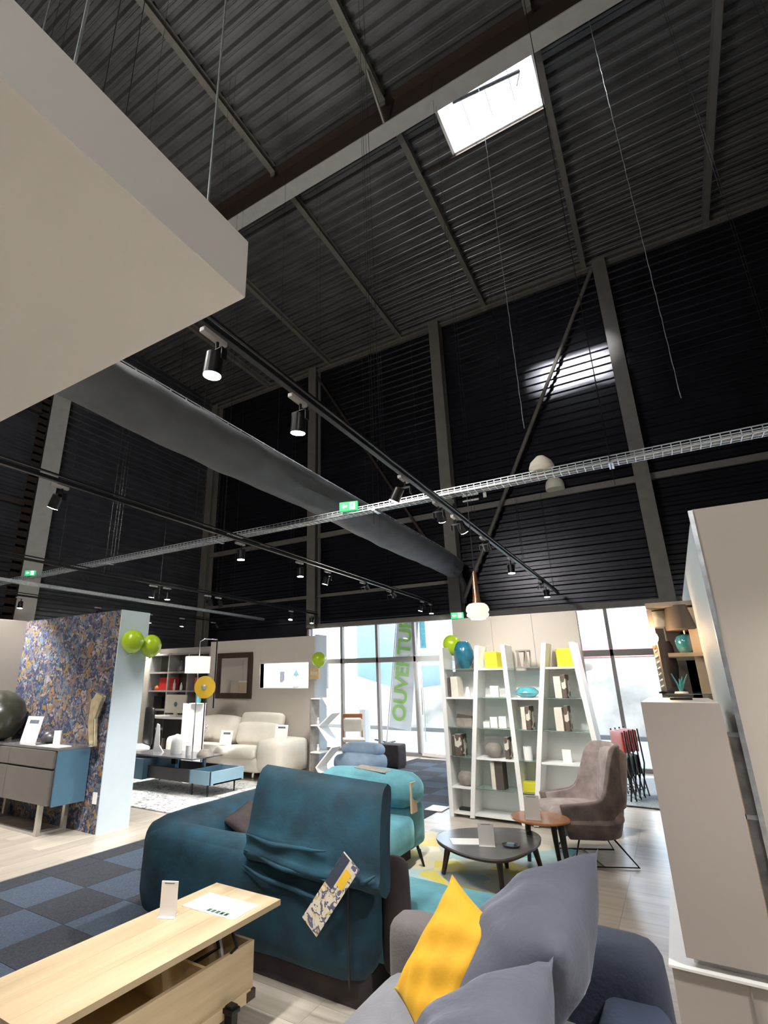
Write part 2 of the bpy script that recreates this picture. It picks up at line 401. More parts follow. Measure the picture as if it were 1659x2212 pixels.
# portal rafter at Y 6.1
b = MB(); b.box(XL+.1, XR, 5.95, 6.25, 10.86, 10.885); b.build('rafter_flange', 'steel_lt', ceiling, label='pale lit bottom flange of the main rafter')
b = MB(); b.box(XL+.1, XR, 6.09, 6.11, 10.885, 11.5); b.box(XL+.1, XR, 5.95, 6.25, 11.5, 11.52); b.build('rafter_web', 'brown', ceiling, label='dark brown web of the main rafter')
for x in (-7.56, -2.62, 2.32):
    MB().tube([(x, 6.1-.13, 10.9), (x, 5.35, zroof(5.4)-.17)], .025, 6).build('knee_brace', 'steel', ceiling)
b = MB(); b.box(SK[0]-.7, SK[1]+.06, SK[3]+.0, SK[3]+.05, zroof(7.7)-.06, zroof(7.7)); b.build('trimmer_bar', 'brown', ceiling)
# ---- skylight (window_2)
sk = MB(); x0, x1, y0, y1 = SK
zs = zroof(7)
sk.box(x0-.02, x0+.03, y0, y1, zs-.02, zs+.14); sk.box(x1-.03, x1+.02, y0, y1, zs-.02, zs+.14)
sk.box(x0, x1, y0-.02, y0+.03, zs-.02, zs+.14); sk.box(x0, x1, y1-.03, y1+.02, zs-.02, zs+.14)
win2 = structure(sk.build('window_2', 'white'))
for i in range(4):
    xa = x0+.03+(x1-x0-.06)*i/4; xb = x0+.03+(x1-x0-.06)*(i+1)/4-.008
    MB().box(xa, xb, y0+.03, y1-.03, zs+.12, zs+.125).build('pane', 'sheet', win2)
    if i: MB().box(xa-.011, xa+.003, y0+.03, y1-.03, zs+.10, zs+.118).build('glazing_bar', 'alu', win2)
mm = MB()
for dz in (.03, .08): mm.tube([(x0+.1, y0+.3, zs+dz), (x1-.15, y0+.32, zs+dz)], .022, 6)
for k in range(9):
    xa = x0+.12+.16*k; mm.tube([(xa, y0+.3, zs+.03), (xa+.08, y0+.31, zs+.08)], .012, 5)
mm.tube([(x0+.3, y0+.42, zs+.05), (x1-.25, y0+.55, zs+.05)], .035, 8)
mm.tube([(x1-.25, y0+.55, zs+.05), (x1-.35, y0+.8, zs+.1)], .012, 6)
mm.build('vent_opener', 'pewter', win2, label='dark scissor opener under the skylight')
# ---- cladding walls with horizontal ribs
def ribs_wall(L0, L1, z0, z1, fn, depth=.04, pitch=.2):
    b = MB(); z = z0; prof = []
    while z < z1:
        prof += [(z, 0), (z+.09, 0), (z+.115, depth), (z+.175, depth)]
        z += pitch
    prof.append((z1, 0))
    for i in range(len(prof)-1):
        (a, h0), (c, h1) = prof[i], prof[i+1]
        b.add([fn(L0, a, h0), fn(L1, a, h0), fn(L1, c, h1), fn(L0, c, h1)], [(0, 1, 2, 3)])
    return b
wall_far = structure(ribs_wall(XL, XR, 3.12, 11.62, lambda l, z, h: (l, YF-h, z)).build('wall_far', 'clad'))
MB().box(XL-.3, XR+.3, YF+.05, YF+.13, 3.1, 12).build('outer_skin', 'clad', wall_far)
MB().box(XL-.1, -8.35, YF-.02, YF+.1, 0, 3.12).build('low_cladding', 'clad', wall_far)
MB().box(4.3, XR+.1, YF-.02, YF+.1, 0, 3.12).build('low_cladding', 'clad', wall_far)
wall_left = structure(ribs_wall(YB, YF, 0, 11.7, lambda l, z, h: (XL+h, l, z)).build('wall_left', 'clad_lit'))
MB().box(XL-.13, XL-.05, YB-.3, YF+.2, 0, 12).build('outer_skin', 'clad', wall_left)
wall_right = structure(ribs_wall(YB, YF, 0, 11.7, lambda l, z, h: (XR-h, l, z)).build('wall_right', 'clad'))
MB().box(XR+.05, XR+.13, YB-.3, YF+.2, 0, 12).build('outer_skin', 'clad', wall_right)
wall_back = structure(ribs_wall(XL, XR, 0, 11.9, lambda l, z, h: (l, YB+h, z)).build('wall_back', 'clad'))
MB().box(XL-.3, XR+.3, YB-.13, YB-.05, 0, 12).build('outer_skin', 'clad', wall_back)
# columns, rails, braces on the far wall
for x in (-12.42, -8.13, -4.02, .17, 4.35):
    z0 = 0 if x in (-12.42, 4.35) else 3.05
    b = MB(); b.box(x-.14, x+.14, 11.80, 11.82, z0, 11.3); b.box(x-.01, x+.01, 11.82, 12.09, z0, 11.3); b.box(x-.14, x+.14, 12.08, 12.10, z0, 11.3)
    b.build('column', 'steel', wall_far)
MB().box(XL, XR, 11.94, 12.08, 11.22, 11.27).box(XL, XR, 11.94, 12.08, 11.36, 11.41).build('eaves_rail', 'steel', wall_far)
MB().box(XL, XR, 12.02, 12.09, 5.62, 5.76).build('rail', 'steel', wall_far)
MB().box(XL, -4.1, 12.02, 12.09, 3.9, 3.98).build('rail', 'steel', wall_far)
MB().tube([(.0, 11.93, 11.15), (-3.82, 11.93, 3.5)], .045, 8).build('diagonal_brace', 'steel', wall_far)
MB().tube([(-8.0, 11.93, 10.95), (-4.2, 11.93, 4.2)], .035, 8).build('diagonal_brace', 'brown', wall_far)
MB().box(-8.4, 4.35, 11.98, 12.12, 3.04, 3.16).build('lintel', 'steel', wall_far)
# portal column on the left wall
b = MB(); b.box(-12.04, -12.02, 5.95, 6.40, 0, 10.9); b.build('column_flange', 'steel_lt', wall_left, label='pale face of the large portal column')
b = MB(); b.box(-12.56, -12.04, 6.165, 6.185, 0, 10.9); b.box(-12.58, -12.56, 5.95, 6.40, 0, 10.9); b.build('column_web', 'brown', wall_left)
for z in (3.9, 5.7, 8.2):
    MB().box(-12.55, -12.45, YB, 5.94, z, z+.1).build('rail', 'brown', wall_left)
# ---- shopfront glazing window_1 (both sides of the bookcase partition)
fx = [-8.35, -7.27, -6.22, -5.2, -4.15, -3.1, -2.02, -.95, .12, 1.2, 2.25, 3.3, 4.3]
win1 = structure(MB().box(-8.4, 4.35, 12.0, 12.12, 2.10, 2.22).build('window_1', 'mull'))
for x in fx:
    MB().box(x-.035, x+.035, 12.0, 12.12, .05, 3.06).build('mullion', 'mull', win1, bevel=.006)
MB().box(-8.4, 4.35, 12.0, 12.12, 0, .07).build('sill_rail', 'mull', win1)
for i in range(len(fx)-1):
    a, c = fx[i]+.035, fx[i+1]-.035
    MB().box(a, c, 12.05, 12.062, .07, 2.10).build('pane', 'glass', win1)
    MB().box(a, c, 12.05, 12.062, 2.22, 3.04).build('pane', 'glass', win1)
# entrance leaf standing ajar on the right of the banner
dr = MB(); dr.M = Matrix.Translation((-5.12, 12.0, 0)) @ Matrix.Rotation(math.radians(-14), 4, 'Z')
dr.box(0, .05, -.02, .02, .02, 2.06).box(.9, .95, -.02, .02, .02, 2.06).box(.05, .9, -.02, .02, .02, .09).box(.05, .9, -.02, .02, 2.0, 2.06)
door1 = structure(dr.build('door_1', 'white'))
pp = MB(); pp.M = dr.M; pp.box(.05, .9, -.004, .004, .09, 2.0); pp.build('pane', 'glass', door1)
hh = MB(); hh.M = dr.M; hh.tube([(.1, -.05, .9), (.1, -.05, 1.5)], .015, 8); hh.build('door_handle', 'alu', door1)

# ---- floor: subfloor, planks, carpet tiles
floor = structure(MB().box(XL-.2, XR+.2, YB-.2, YF+.12, -.12, -.006).build('floor', 'plank'))
CX0, CX1 = -5.12, -3.12
mp = bpy.data.meshes.new('plank'); bb = MB().box(0, 1.2485, 0, .1985, -.006, .0)
mp.from_pydata([tuple(v) for v in bb.v], [], bb.f); mp.materials.append(M['plank'])
def plank(x, y, rot=0):
    o = bpy.data.objects.new('plank', mp); COL.objects.link(o); o.parent = floor
    o.location = (x, y, 0); o.rotation_euler = (0, 0, rot)
nplank = 0
for j in range(30):                                  # right of the carpet: planks along X
    y = 2.2+.2*j
    if y > 8.0: break
    x = -3.10-(j % 3)*.0+0
    off = (j*0.47) % 1.25
    xx = -3.10
    for i in range(4):
        if xx+1.25 > 1.3: break
        plank(xx+(0 if i else 0)+off*0, y); xx += 1.25
        nplank += 1
for i in range(14):                                  # left of the carpet: planks along Y
    x = -5.125-.2*i
    off = (i*.43) % 1.25
    for k in range(4):
        y = 2.2+off-1.25+k*1.25
        if y > 6.0: break
        plank(x, y+.0, PI/2); nplank += 1
tile = {}
for nm in ('cblue', 'cdark'):
    me = bpy.data.meshes.new('carpet_tile'); bb = MB().box(.002, .498, .002, .498, -.004, .006)
    me.from_pydata([tuple(v) for v in bb.v], [], bb.f); me.materials.append(M[nm]); tile[nm] = me
me = bpy.data.meshes.new('carpet_tile'); bb = MB().box(.002, .228, .002, .498, -.004, .006)
me.from_pydata([tuple(v) for v in bb.v], [], bb.f); me.materials.append(M['cdark']); tile['half'] = me
def ctile(x, y, kind):
    o = bpy.data.objects.new('carpet_tile', tile[kind]); COL.objects.link(o); o.parent = floor; o.location = (x, y, 0)
for j in range(22):
    y = .62+.5*j+.01
    for i in range(4):
        x = -4.89+.5*i
        ctile(x, y, 'cdark' if (i+j) % 2 == 1 else 'cblue')
    ctile(-5.12, y, 'half')
    if y+.5 > 12.0: break
for j in range(8):
    for i in range(3):
        ctile(-2.89+.5*i, 8.12+.5*j-.0, 'cdark' if (i+j) % 2 else 'cblue') if 8.12+.5*j < 11.6 else None
tr = structure(MB().box(-5.14, -5.12, -2, 11.9, -.005, .008).build('trim_1', 'alu'))

# ---- white hanging bulkhead over the camera's left
sf = structure(MB().box(-5.0, -1.13, -1.4, 1.19, 3.0, 3.27).build('ceiling_bulkhead', 'soffit', bevel=.004))
for (x, y) in ((-1.2, .48), (-1.19, 1.02), (-3.2, 1.02), (-3.2, -.9), (-1.2, -.9)):
    MB().tube([(x, y, 3.27), (x, y, 7.2), (x, y, zroof(y))], .005, 5).build('hanging_cable', 'galv', sf)

# ---- showroom partitions
def partition(name, m, x0, x1, y0, y1, z1, joints=(), axis='X'):
    """wall of separate panels with thin recessed joints"""
    root = structure(MB().box(x0+.01, x1-.01, y0+.01, y1-.01, 0, z1-.012).build(name, m))
    js = [x0 if axis == 'X' else y0]+list(joints)+[x1 if axis == 'X' else y1]
    for a, c in zip(js, js[1:]):
        if axis == 'X': b = MB().box(a+.002, c-.002, y0, y1, 0, z1)
        else: b = MB().box(x0, x1, a+.002, c-.002, 0, z1)
        b.build('panel', m, root, bevel=.003)
    return root
ww = structure(MB().box(-7.95, -5.76, 4.15, 4.57, 0, 2.5).build('wall_wallpapered', 'pale'))
for a, c in ((-7.95, -7.42), (-7.42, -6.89), (-6.89, -6.36), (-6.36, -5.77)):
    MB().box(a+.001, c-.001, 4.142, 4.15, 0, 2.5).build('wallpaper_strip', 'paper_wall', ww)
MB().box(-5.76, -5.745, 4.142, 4.575, 0, 2.505).build('end_panel', 'pale', ww, label='pale blue-white end of the wallpapered wall')
sock = MB().box(-5.87, -5.80, 4.132, 4.143, .30, .42); sock.build('wall_socket', 'white', ww)
partition('wall_side', 'taupe', -8.35, -7.95, 1.2, 4.57, 2.5, (2.4, 3.6), 'Y')
# wall with the mirror and the lit niche
nx0, nx1, nz0, nz1 = -7.17, -5.96, 1.52, 1.995
wm = structure(MB().box(-8.62, nx0, 8.6, 8.72, 0, 2.5).build('wall_mirror', 'taupe'))
MB().box(nx0, nx1, 8.6, 8.72, 0, nz0-.01).build('panel', 'taupe', wm); MB().box(nx0, nx1, 8.6, 8.72, nz1+.01, 2.5).build('panel', 'taupe', wm)
MB().box(nx1, -5.78, 8.6, 8.9, 0, 2.5).build('panel', 'taupe', wm)
MB().box(-8.62, nx0-.005, 8.595, 8.6, 0, 2.5).build('panel', 'taupe', wm)
MB().box(nx0-.01, nx1+.01, 9.3, 9.32, nz0-.02, nz1+.02).build('niche_back', 'white', wm)
MB().box(nx0-.02, nx0, 8.605, 9.3, nz0, nz1).build('niche_side', 'white', wm); MB().box(nx1, nx1+.02, 8.95, 9.3, nz0, nz1).build('niche_side', 'white', wm)
MB().box(nx0, nx1, 8.605, 9.3, nz1, nz1+.01).build('niche_top', 'white', wm)
nl = bpy.data.lights.new('niche_fill_light', 'AREA'); nl.shape = 'RECTANGLE'; nl.size = 1.1; nl.size_y = .05; nl.energy = 4; nl.color = (1, .96, .9)  # light added inside the niche to brighten its white faces
no = bpy.data.objects.new('niche_fill_light', nl); COL.objects.link(no); no.location = ((nx0+nx1)/2, 8.66, nz1-.01); no.rotation_euler = (.5, 0, 0)
MB().box(nx0, nx1, 8.6, 9.3, nz0-.01, nz0+.004).build('niche_floor', 'white', wm)
MB().box(-5.79, -5.74, 8.56, 8.92, 0, 2.52).build('end_panel', 'pale', wm)
partition('wall_back_left', 'taupe', -12.0, -8.62, 9.6, 9.72, 2.5, (-10.8, -9.6))
partition('wall_return', 'taupe', -8.70, -8.60, 8.72, 9.6, 2.45, (), 'Y')
partition('wall_bookcase', 'taupe', -2.63, -.93, 7.5, 7.62, 2.5, (-2.05, -1.5))
partition('wall_left_partition', 'taupe', -12.35, -12.2, -2, 5.4, 2.5, (0, 1.6, 3.4), 'Y')
# right: deep partition with display side, low cabinet in front
wr = structure(MB().box(.255, 2.2, 3.36, 7.1, 0, 2.5).build('wall_right_partition', 'taupe'))
MB().box(.245, 2.2, 3.35, 3.36, 0, 2.505).build('front_panel', 'taupe', wr, bevel=.003)
MB().box(.242, .255, 3.36, 7.1, 0, 2.5).build('side_panel', 'pale', wr, label='pale side face with shelves')
MB().box(.225, .246, 3.345, 3.37, .37, 2.5).build('edge_profile', 'galv', wr, label='shiny metal corner profile')

# ================================================================== OUTSIDE
ground = structure(MB().box(-60, 50, YF+.12, 90, -.14, -.02).build('ground', 'asphalt'))
for (ya, yb) in ((18.3, 18.5),):
    MB().box(-60, 50, ya, yb, -.02, .10).build('kerb', 'mull', ground)
def bank():
    b = MB(); nx, ny = 60, 8; x0, x1 = -70, 40; vs = []; rnd = random.Random(3)
    for j in range(ny+1):
        for i in range(nx+1):
            t = j/ny; h = 4.0*math.sin(min(1, t*1.4)*PI/2)
            vs.append((x0+(x1-x0)*i/nx, 19.5+4.2*t, -.1+.44*h*(1+.18*math.sin(i*.7)+.12*math.sin(i*1.9))+rnd.uniform(-.13, .13)*(t > 0)))
    fs = [(j*(nx+1)+i, j*(nx+1)+i+1, (j+1)*(nx+1)+i+1, (j+1)*(nx+1)+i) for j in range(ny) for i in range(nx)]
    b.add(vs, fs); return b
structure(bank().build('hillside', 'hill', smooth=True))
# pale blue building on the left, blue gable, red-fascia warehouse
t = thing('commercial_building', 'pale blue building with faint white lettering seen through the left panes', 'building', (-16, 24, 0))
MB((-16, 24, 0)).box(-19.5, -13.6, 24, 30, 0, 5.6).build('wall', 'skyblue', t)
MB((-16, 24, 0)).box(-19.6, -13.5, 23.9, 30.1, 5.6, 5.75).build('roof_edge', 'white', t)
for k, (w_, z) in enumerate(((.9, 4.7), (1.1, 4.25), (1.0, 3.8), (1.9, 3.3), (2.6, 2.85))):
    MB((-16, 24, 0)).box(-18.0, -18.0+w_, 23.93, 23.97, z, z+.16).build('faint_line', 'white', t)
t = thing('gable_building', 'light blue gabled building seen right of the white banner', 'building', (-9, 26, 0))
MB((-9, 26, 0)).prism_dir([(-11.6, 26, 0), (-4.5, 26, 0), (-4.5, 26, 8.6), (-6.0, 26, 8.6), (-11.0, 26, 3.1), (-11.6, 26, 3.1)], (0, 5, 0)).build('wall', 'skyblue', t)
MB((-9, 26, 0)).box(-9.9, -8.0, 25.95, 26, 0, 2.4).build('door', 'white', t)
MB((-9, 26, 0)).box(-7.6, -6.9, 25.95, 26, 1.1, 2.0).build('window', 'mull', t)
t = thing('warehouse', 'low white warehouse with a faded red fascia across the road', 'building', (-1, 40, 0))
MB((-1, 40, 0)).box(-7, 9, 40, 44, 0, 3.2).build('wall', mat('warehouse_wall', (.16, .15, .14), .7), t)
MB((-1, 40, 0)).box(-7.1, 9.1, 39.85, 44, 3.2, 4.5).build('fascia', 'pink', t)
for x in (-5.5, -2.4, .8, 4.0): MB((-1, 40, 0)).box(x, x+1.5, 39.95, 40, 0.6, 2.2).build('window', 'mull', t)
t = thing('conifer', 'dark green pointed tree standing before the red fascia', 'tree', (-.4, 37, 0))
rnd = random.Random(5); b = MB((-.4, 37, 0))
for k in range(7):
    z = 2.2+k*.45; r = .62*(1-k/8)
    b.lathe([(r, 0), (r*.75, .25), (.05, .62)], (-.4, 37, z), 9)
b.build('crown', 'leaf', t); MB((-.4, 37, 0)).tube([(-.4, 37, 0), (-.4, 37, 2.5)], .1, 7).build('trunk', 'darkwood', t)
# white banner with OUVERTURE reading upwards
t = thing('feather_flag', 'tall white flag banner with green vertical lettering outside the entrance', 'flag', (-7.0, 14.1, 0))
t.rotation_euler = (0, math.radians(8.0), 0)
bn = MB(); n = 14; vs = []; fs = []
for i in range(n+1):
    z = .42+3.9*i/n; o = .012*math.sin(i*1.1)
    vs += [(-.06, o, z), (.62, o-.01, z+.02), (.62, o+.0, z+.02), (-.06, o+.012, z)]
for i in range(n):
    a = i*4; c = a+4
    fs += [(a, a+1, c+1, c), (a+1, a+2, c+2, c+1), (a+2, a+3, c+3, c+2), (a+3, a, c, c+3)]
fs += [(3, 2, 1, 0), (n*4, n*4+1, n*4+2, n*4+3)]
bn.add(vs, fs); bn.build('banner_cloth', 'banner', t)
MB().tube([(-.09, 0, 0), (-.09, 0, 4.5)], .018, 8).build('pole', 'alu', t)
MB().box(-.45, .45, -.04, .04, 0, .03).box(-.06, .0, -.4, .4, 0, .03).build('foot', 'blackm', t)
def text_mesh(txt, size, name, m, parent, loc, rot, ext=.004, bold=True):
    cu = bpy.data.curves.new('txt', 'FONT'); cu.body = txt; cu.size = size; cu.extrude = ext; cu.space_character = 1.0
    if bold: cu.offset = size*.022
    ob = bpy.data.objects.new('txt', cu)
    COL.objects.link(ob); bpy.context.view_layer.update()
    me = bpy.data.meshes.new_from_object(ob.evaluated_get(bpy.context.evaluated_depsgraph_get()))
    bpy.data.objects.remove(ob); me.materials.append(M[m]) if not me.materials else None
    o = bpy.data.objects.new(name, me); COL.objects.link(o); o.parent = parent; o.location = loc; o.rotation_euler = rot
    me.materials.clear(); me.materials.append(M[m])
    return o
ROT_UP = Matrix(((0, -1, 0), (0, 0, -1), (1, 0, 0))).to_euler()
text_mesh('OUVERTURE', .56, 'lettering', 'greenink', t, (.42, -.03, .62), ROT_UP, bold=True)
o_ = single('blue_banner', MB((-6.15, 15, 0)).box(-6.28, -6.1, 15, 15.03, 2.6, 4.0), 'aqua', 'narrow turquoise pennant behind the tall white flag', 'flag', loc=(-6.15, 15, 0))
MB().tube([(-.14, .015, 0), (-.14, .015, 4.1)], .015, 6).build('pole', 'alu', o_)
t = thing('lamp_post', 'white lamp post standing outside before the blue gable', 'lamp post', (-7.5, 17.5, 0))
MB().tube([(0, 0, 0), (0, 0, 2.9)], .07, 8).build('pole', 'white', t); MB().box(-.13, .13, -.1, .1, 2.9, 3.4).build('head', 'white', t)
single('bollard', MB().tube([(0, 0, 0), (0, 0, .9)], .16, 10), 'white', 'white bollard outside the shop window left of the banner', 'bollard', loc=(-7.5, 13.6, 0))

# ================================================================== OVERHEAD SERVICES
def track(label, x, y0, y1, z, cables=True):
    t = thing('lighting_track', label, 'light track', (x, (y0+y1)/2, z))
    b = MB((x, (y0+y1)/2, z)); b.box(x-.02, x+.02, y0, y1, z-.018, z+.018); b.build('rail', 'blackm', t, bevel=.003)
    b = MB((x, (y0+y1)/2, z)); b.box(x-.010, x+.010, y0, y1, z+.045, z+.062); b.build('cable_run', 'blackm', t)
    if cables:
        y = y0+.6
        while y < y1:
            for d in (-.06, .06):
                MB((x, (y0+y1)/2, z)).tube([(x, y+d, z+.018), (x, y+d, 8), (x, y+d, zroof(y))], .0025, 4).build('suspension_wire', 'blackm', t)
            y += 2.6
    return t
track('long black lighting track nearest the camera, running from the bulkhead to the shopfront', -1.75, .3, 11.85, 3.4)
track('black lighting track just left of the textile duct', -4.55, 1.0, 11.8, 3.42)
track('black lighting track between the textile duct and the wallpapered wall', -7.9, 2.2, 11.8, 3.40)
t = thing('conduit', 'pale metal conduit above the wallpapered wall', 'conduit', (-9.8, 7, 3.38))
MB((-9.8, 7, 3.38)).box(-9.85, -9.75, 1.5, 11.8, 3.36, 3.42).build('channel', 'galv', t)
for y in (3, 5.5, 8, 10.5): MB((-9.8, 7, 3.38)).tube([(-9.8, y, 3.42), (-9.8, y, zroof(y))], .005, 4).build('suspension_wire', 'blackm', t)
track('black lighting track along the left cladding wall', -11.2, 1.2, 11.8, 3.38)
# cable tray across the room
t = thing('cable_tray', 'galvanised mesh cable tray crossing the whole hall from left to right', 'cable tray', (-4, 5.12, 3.55))
b = MB((-4, 5.12, 3.55))
for (dy, dz) in ((-.06, 0), (0, -.002), (.06, 0), (-.06, .03), (.06, .03), (-.06, .058), (.06, .058)):
    b.box(-12.2, 5.8, 5.12+dy-.004, 5.12+dy+.004, 3.53+dz-.004, 3.53+dz+.004)
b.build('side_wire', 'galv', t)
b = MB((-4, 5.12, 3.55)); x = -12.2
while x < 5.8:
    b.box(x-.0035, x+.0035, 5.06, 5.18, 3.522, 3.529)
    for dy in (-.06, .06): b.box(x-.0035, x+.0035, 5.12+dy-.004, 5.12+dy+.004, 3.525, 3.59)
    x += .07
o = b.build('rung', 'galv', t, kind='stuff')
b = MB((-4, 5.12, 3.55))
for i, dy in enumerate((-.035, -.01, .02, .04)): b.box(-12.2, 5.8, 5.12+dy-.008, 5.12+dy+.008, 3.532, 3.548)
b.build('cable', 'steel_lt', t)
for x in (-10.5, -7.6, -5.1, -2.6, -.15, 2.3):
    for dy in (-.07, .07): MB((-4, 5.12, 3.55)).tube([(x, 5.12+dy, 3.34), (x, 5.12+dy, zroof(4.7))], .0025, 4).build('suspension_wire', 'blackm', t)
    MB((-4, 5.12, 3.55)).box(x-.02, x+.02, 5.04, 5.20, 3.505, 3.52).build('bracket', 'galv', t)
# textile duct
def ductmesh():
    b = MB((-4.0, 6.5, 4.1)); N = 28; rings = []; y = 1.4; ys = []
    while y <= 11.9: ys.append(y); y += .12
    vs = []; fs = []
    for j, y in enumerate(ys):
        pin = math.exp(-((y-5.55)/.5)**2)*.15+math.exp(-((y-11.5)/.35)**2)*.16
        for k in range(N):
            a = 2*PI*k/N+PI/2         # start at the top seam
            c, s_ = math.cos(a), math.sin(a)
            wv = .29-pin*.5; hz = .29
            x = wv*c; z = hz*s_
            if s_ > 0:  # pulled up to the hanging seam
                x *= (1-s_)**.55*.55+.45*(1-s_**2)**.35 if s_ < 1 else 0
                z = hz*s_*1.02
            fold = .014*math.sin(a*5+y*6.0)+.012*math.sin(a*3-y*9)+pin*.5*math.sin(a*9)
            amp = (1 if s_ < .8 else .2)
            vs.append((-4.0+x*(1+fold*2*amp), y+.02*math.sin(a*4), 4.27+z*(1+fold*amp)+.02*math.sin(y*1.3)*(1-s_)/2))
    for j in range(len(ys)-1):
        for k in range(N):
            k2 = (k+1) % N; fs.append((j*N+k, j*N+k2, (j+1)*N+k2, (j+1)*N+k))
    fs.append(tuple(range(N-1, -1, -1))); fs.append(tuple(range((len(ys)-1)*N, len(ys)*N)))
    b.add(vs, fs); return b
t = thing('textile_duct', 'large charcoal textile air duct hanging from a wire to the far wall', 'air duct', (-4.0, 6.5, 4.1))
ductmesh().build('sleeve', 'duct', t, smooth=60)
b = MB((-4.0, 6.5, 4.1)); b.tube([(-4.0, 1.2, 4.60), (-4.0, 6, 4.59), (-4.0, 12.05, 4.60)], .006, 6); b.build('hanging_wire', 'galv', t)
b = MB((-4.0, 6.5, 4.1)); y = 1.4
while y < 11.9: b.box(-4.008, -3.992, y-.006, y+.006, 4.54, 4.6); y += .22
b.build('hook', 'galv', t, kind='stuff')
for y in (2.5, 5.0, 7.5, 10.0):
    MB((-4.0, 6.5, 4.1)).tube([(-4.0, y, 4.6), (-4.0, y, zroof(y))], .0025, 4).build('suspension_wire', 'blackm', t)
b = MB((-4.0, 6.5, 4.1)); b.tube([(-4.0, 11.85, 4.2), (-3.85, 12.0, 3.8), (-3.9, 12.05, 3.4)], [.12, .09, .07], 12); b.build('end_spigot', 'duct', t, smooth=True)
# chain-like hanging cables
for i, (x, z0, lb) in enumerate(((-1.07, 4.7, 'thin pale twisted cable hanging from the roof, left of the bright wall patch'), (.60, 4.6, 'thin pale twisted cable hanging from the roof at the far right of the hall'))):
    b = MB(); n = 60; pts = []
    for k in range(n+1):
        zz = z0+(zroof(6)-z0)*k/n; pts.append((.003*math.cos(k*2.1), .35+.003*math.sin(k*2.1), zz-z0))
    b.tube(pts, .004, 5)
    single('hanging_cable', b, 'galv', lb, 'cable', loc=(x, 6.0, z0))
# ---- spotlights
def make_spot():
    t = thing('track_spotlight', 'x', 'spotlight', (0, 0, 0))
    MB().box(-.018, .018, -.085, .085, -.045, -.018).build('adapter', 'steel_lt', t, bevel=.003)
    MB().tube([(0, .03, -.045), (0, .03, -.10)], .009, 8).build('stem', 'blackm', t)
    MB().box(-.055, -.05, .01, .05, -.17, -.10).box(.05, .055, .01, .05, -.17, -.10).box(-.055, .055, .01, .05, -.104, -.10).build('yoke', 'blackm', t)
    hd = MB().lathe([(.030, -.105), (.047, -.115), (.05, -.24), (.047, -.24)], (0, .03, 0), 18).build('lamp_head', 'blackm', t, smooth=40)
    MB().lathe([(.046, -.2415), (.046, -.2435)], (0, .03, 0), 18).build('lens', 'lens', hd)
    return t
SPOT0 = make_spot(); used_spot = []
def spot(x, y, z, label, tilt=(0, 0), on=True, power=1.0, size=1.55, lit=True):
    if abs(x+1.75) < .01 and y < 3: power *= .42
    if not used_spot:
        s = SPOT0; s.location = (x, y, z); used_spot.append(1); s['label'] = label; s['group'] = 'spotlights on the ceiling tracks'
    else: s = dup(SPOT0, None, (x, y, z), 0, label, 'spotlights on the ceiling tracks')
    for c in s.children:
        if c.name.startswith('lamp_head'):
            c.rotation_euler = (tilt[0], tilt[1], 0)
            if not on:
                for g in c.children:
                    g.data = g.data.copy(); g.data.materials[0] = M['lens_off']
    if on and lit:
        ld = bpy.data.lights.new('lamp_light', 'SPOT'); ld.energy = SPOT_W*power; ld.color = (1, .968, .92); ld.spot_size = size; ld.spot_blend = .7; ld.shadow_soft_size = .05
        lo = bpy.data.objects.new('lamp_light', ld); COL.objects.link(lo); lo.location = (x+.25*math.sin(-tilt[1])*1.0, y+.03+.25*math.sin(tilt[0]), z-.27)
        lo.rotation_euler = (tilt[0], tilt[1], 0)
    return s
A = -1.75
spot(A, 1.62, 3.38, 'lit spotlight nearest the bulkhead, largest bright lens in view', (0, .1))
spot(A, 2.38, 3.38, 'lit spotlight second from the bulkhead on the nearest track', (.1, .15))
spot(A, 4.0, 3.38, 'lit spotlight on the nearest track just before the cable tray', (0, .5))
spot(A, 4.82, 3.38, 'lit spotlight on the nearest track just past the cable tray', (.75, .15), power=.42)
spot(A, 5.35, 3.38, 'lit spotlight beside the copper pendant, below the nearest track', (.7, -.25), power=.42)
spot(A, 6.4, 3.38, 'unlit dark spotlight in the middle of the nearest track', (.9, 0), on=False)
spot(A, 7.75, 3.38, 'lit spotlight on the nearest track above the left half of the white bookcase', (0, 0), power=.7)
spot(A, 10.4, 3.38, 'lit spotlight at the far end of the nearest track, above the shopfront', (0, 0))
spot(A, 9.9, 3.38, 'unlit spotlight turned sideways near the far end of the nearest track', (1.1, .3), on=False)
Bx = -4.55
spot(Bx, 2.45, 3.40, 'lit spotlight in front of the large portal column', (0, .5))
spot(Bx, 4.95, 3.40, 'lit spotlight hanging just behind the cable tray on the middle track', (0, 0))
spot(Bx, 6.3, 3.40, 'lit spotlight left of the middle far column, upper of the pair', (0, 0), power=.8)
spot(Bx, 7.1, 3.40, 'lit spotlight right of the middle far column', (0, .3), power=.8)
spot(Bx, 8.3, 3.40, 'unlit spotlight turned sideways above the shopfront glass', (1.0, .2), on=False)
spot(Bx, 9.4, 3.40, 'unlit spotlight above the tall white banner', (1.0, -.2), on=False)
spot(Bx, 11.1, 3.40, 'lit spotlight at the far end of the middle track, left one', (0, .3), power=.8)
spot(Bx, 11.6, 3.40, 'lit spotlight at the far end of the middle track, right one', (0, 0), power=.8)
Cx = -7.9
spot(Cx, 3.1, 3.38, 'lit spotlight over the grey sideboard', (.35, 0), power=1.0)
spot(Cx, 6.3, 3.38, 'lit left spotlight of the close pair above the blue coffee table', (0, .25))
spot(Cx, 6.62, 3.38, 'lit right spotlight of the close pair above the blue coffee table', (0, 0))
spot(Cx, 7.7, 3.38, 'unlit spotlight hanging above the framed mirror wall', (.3, 0), on=False)
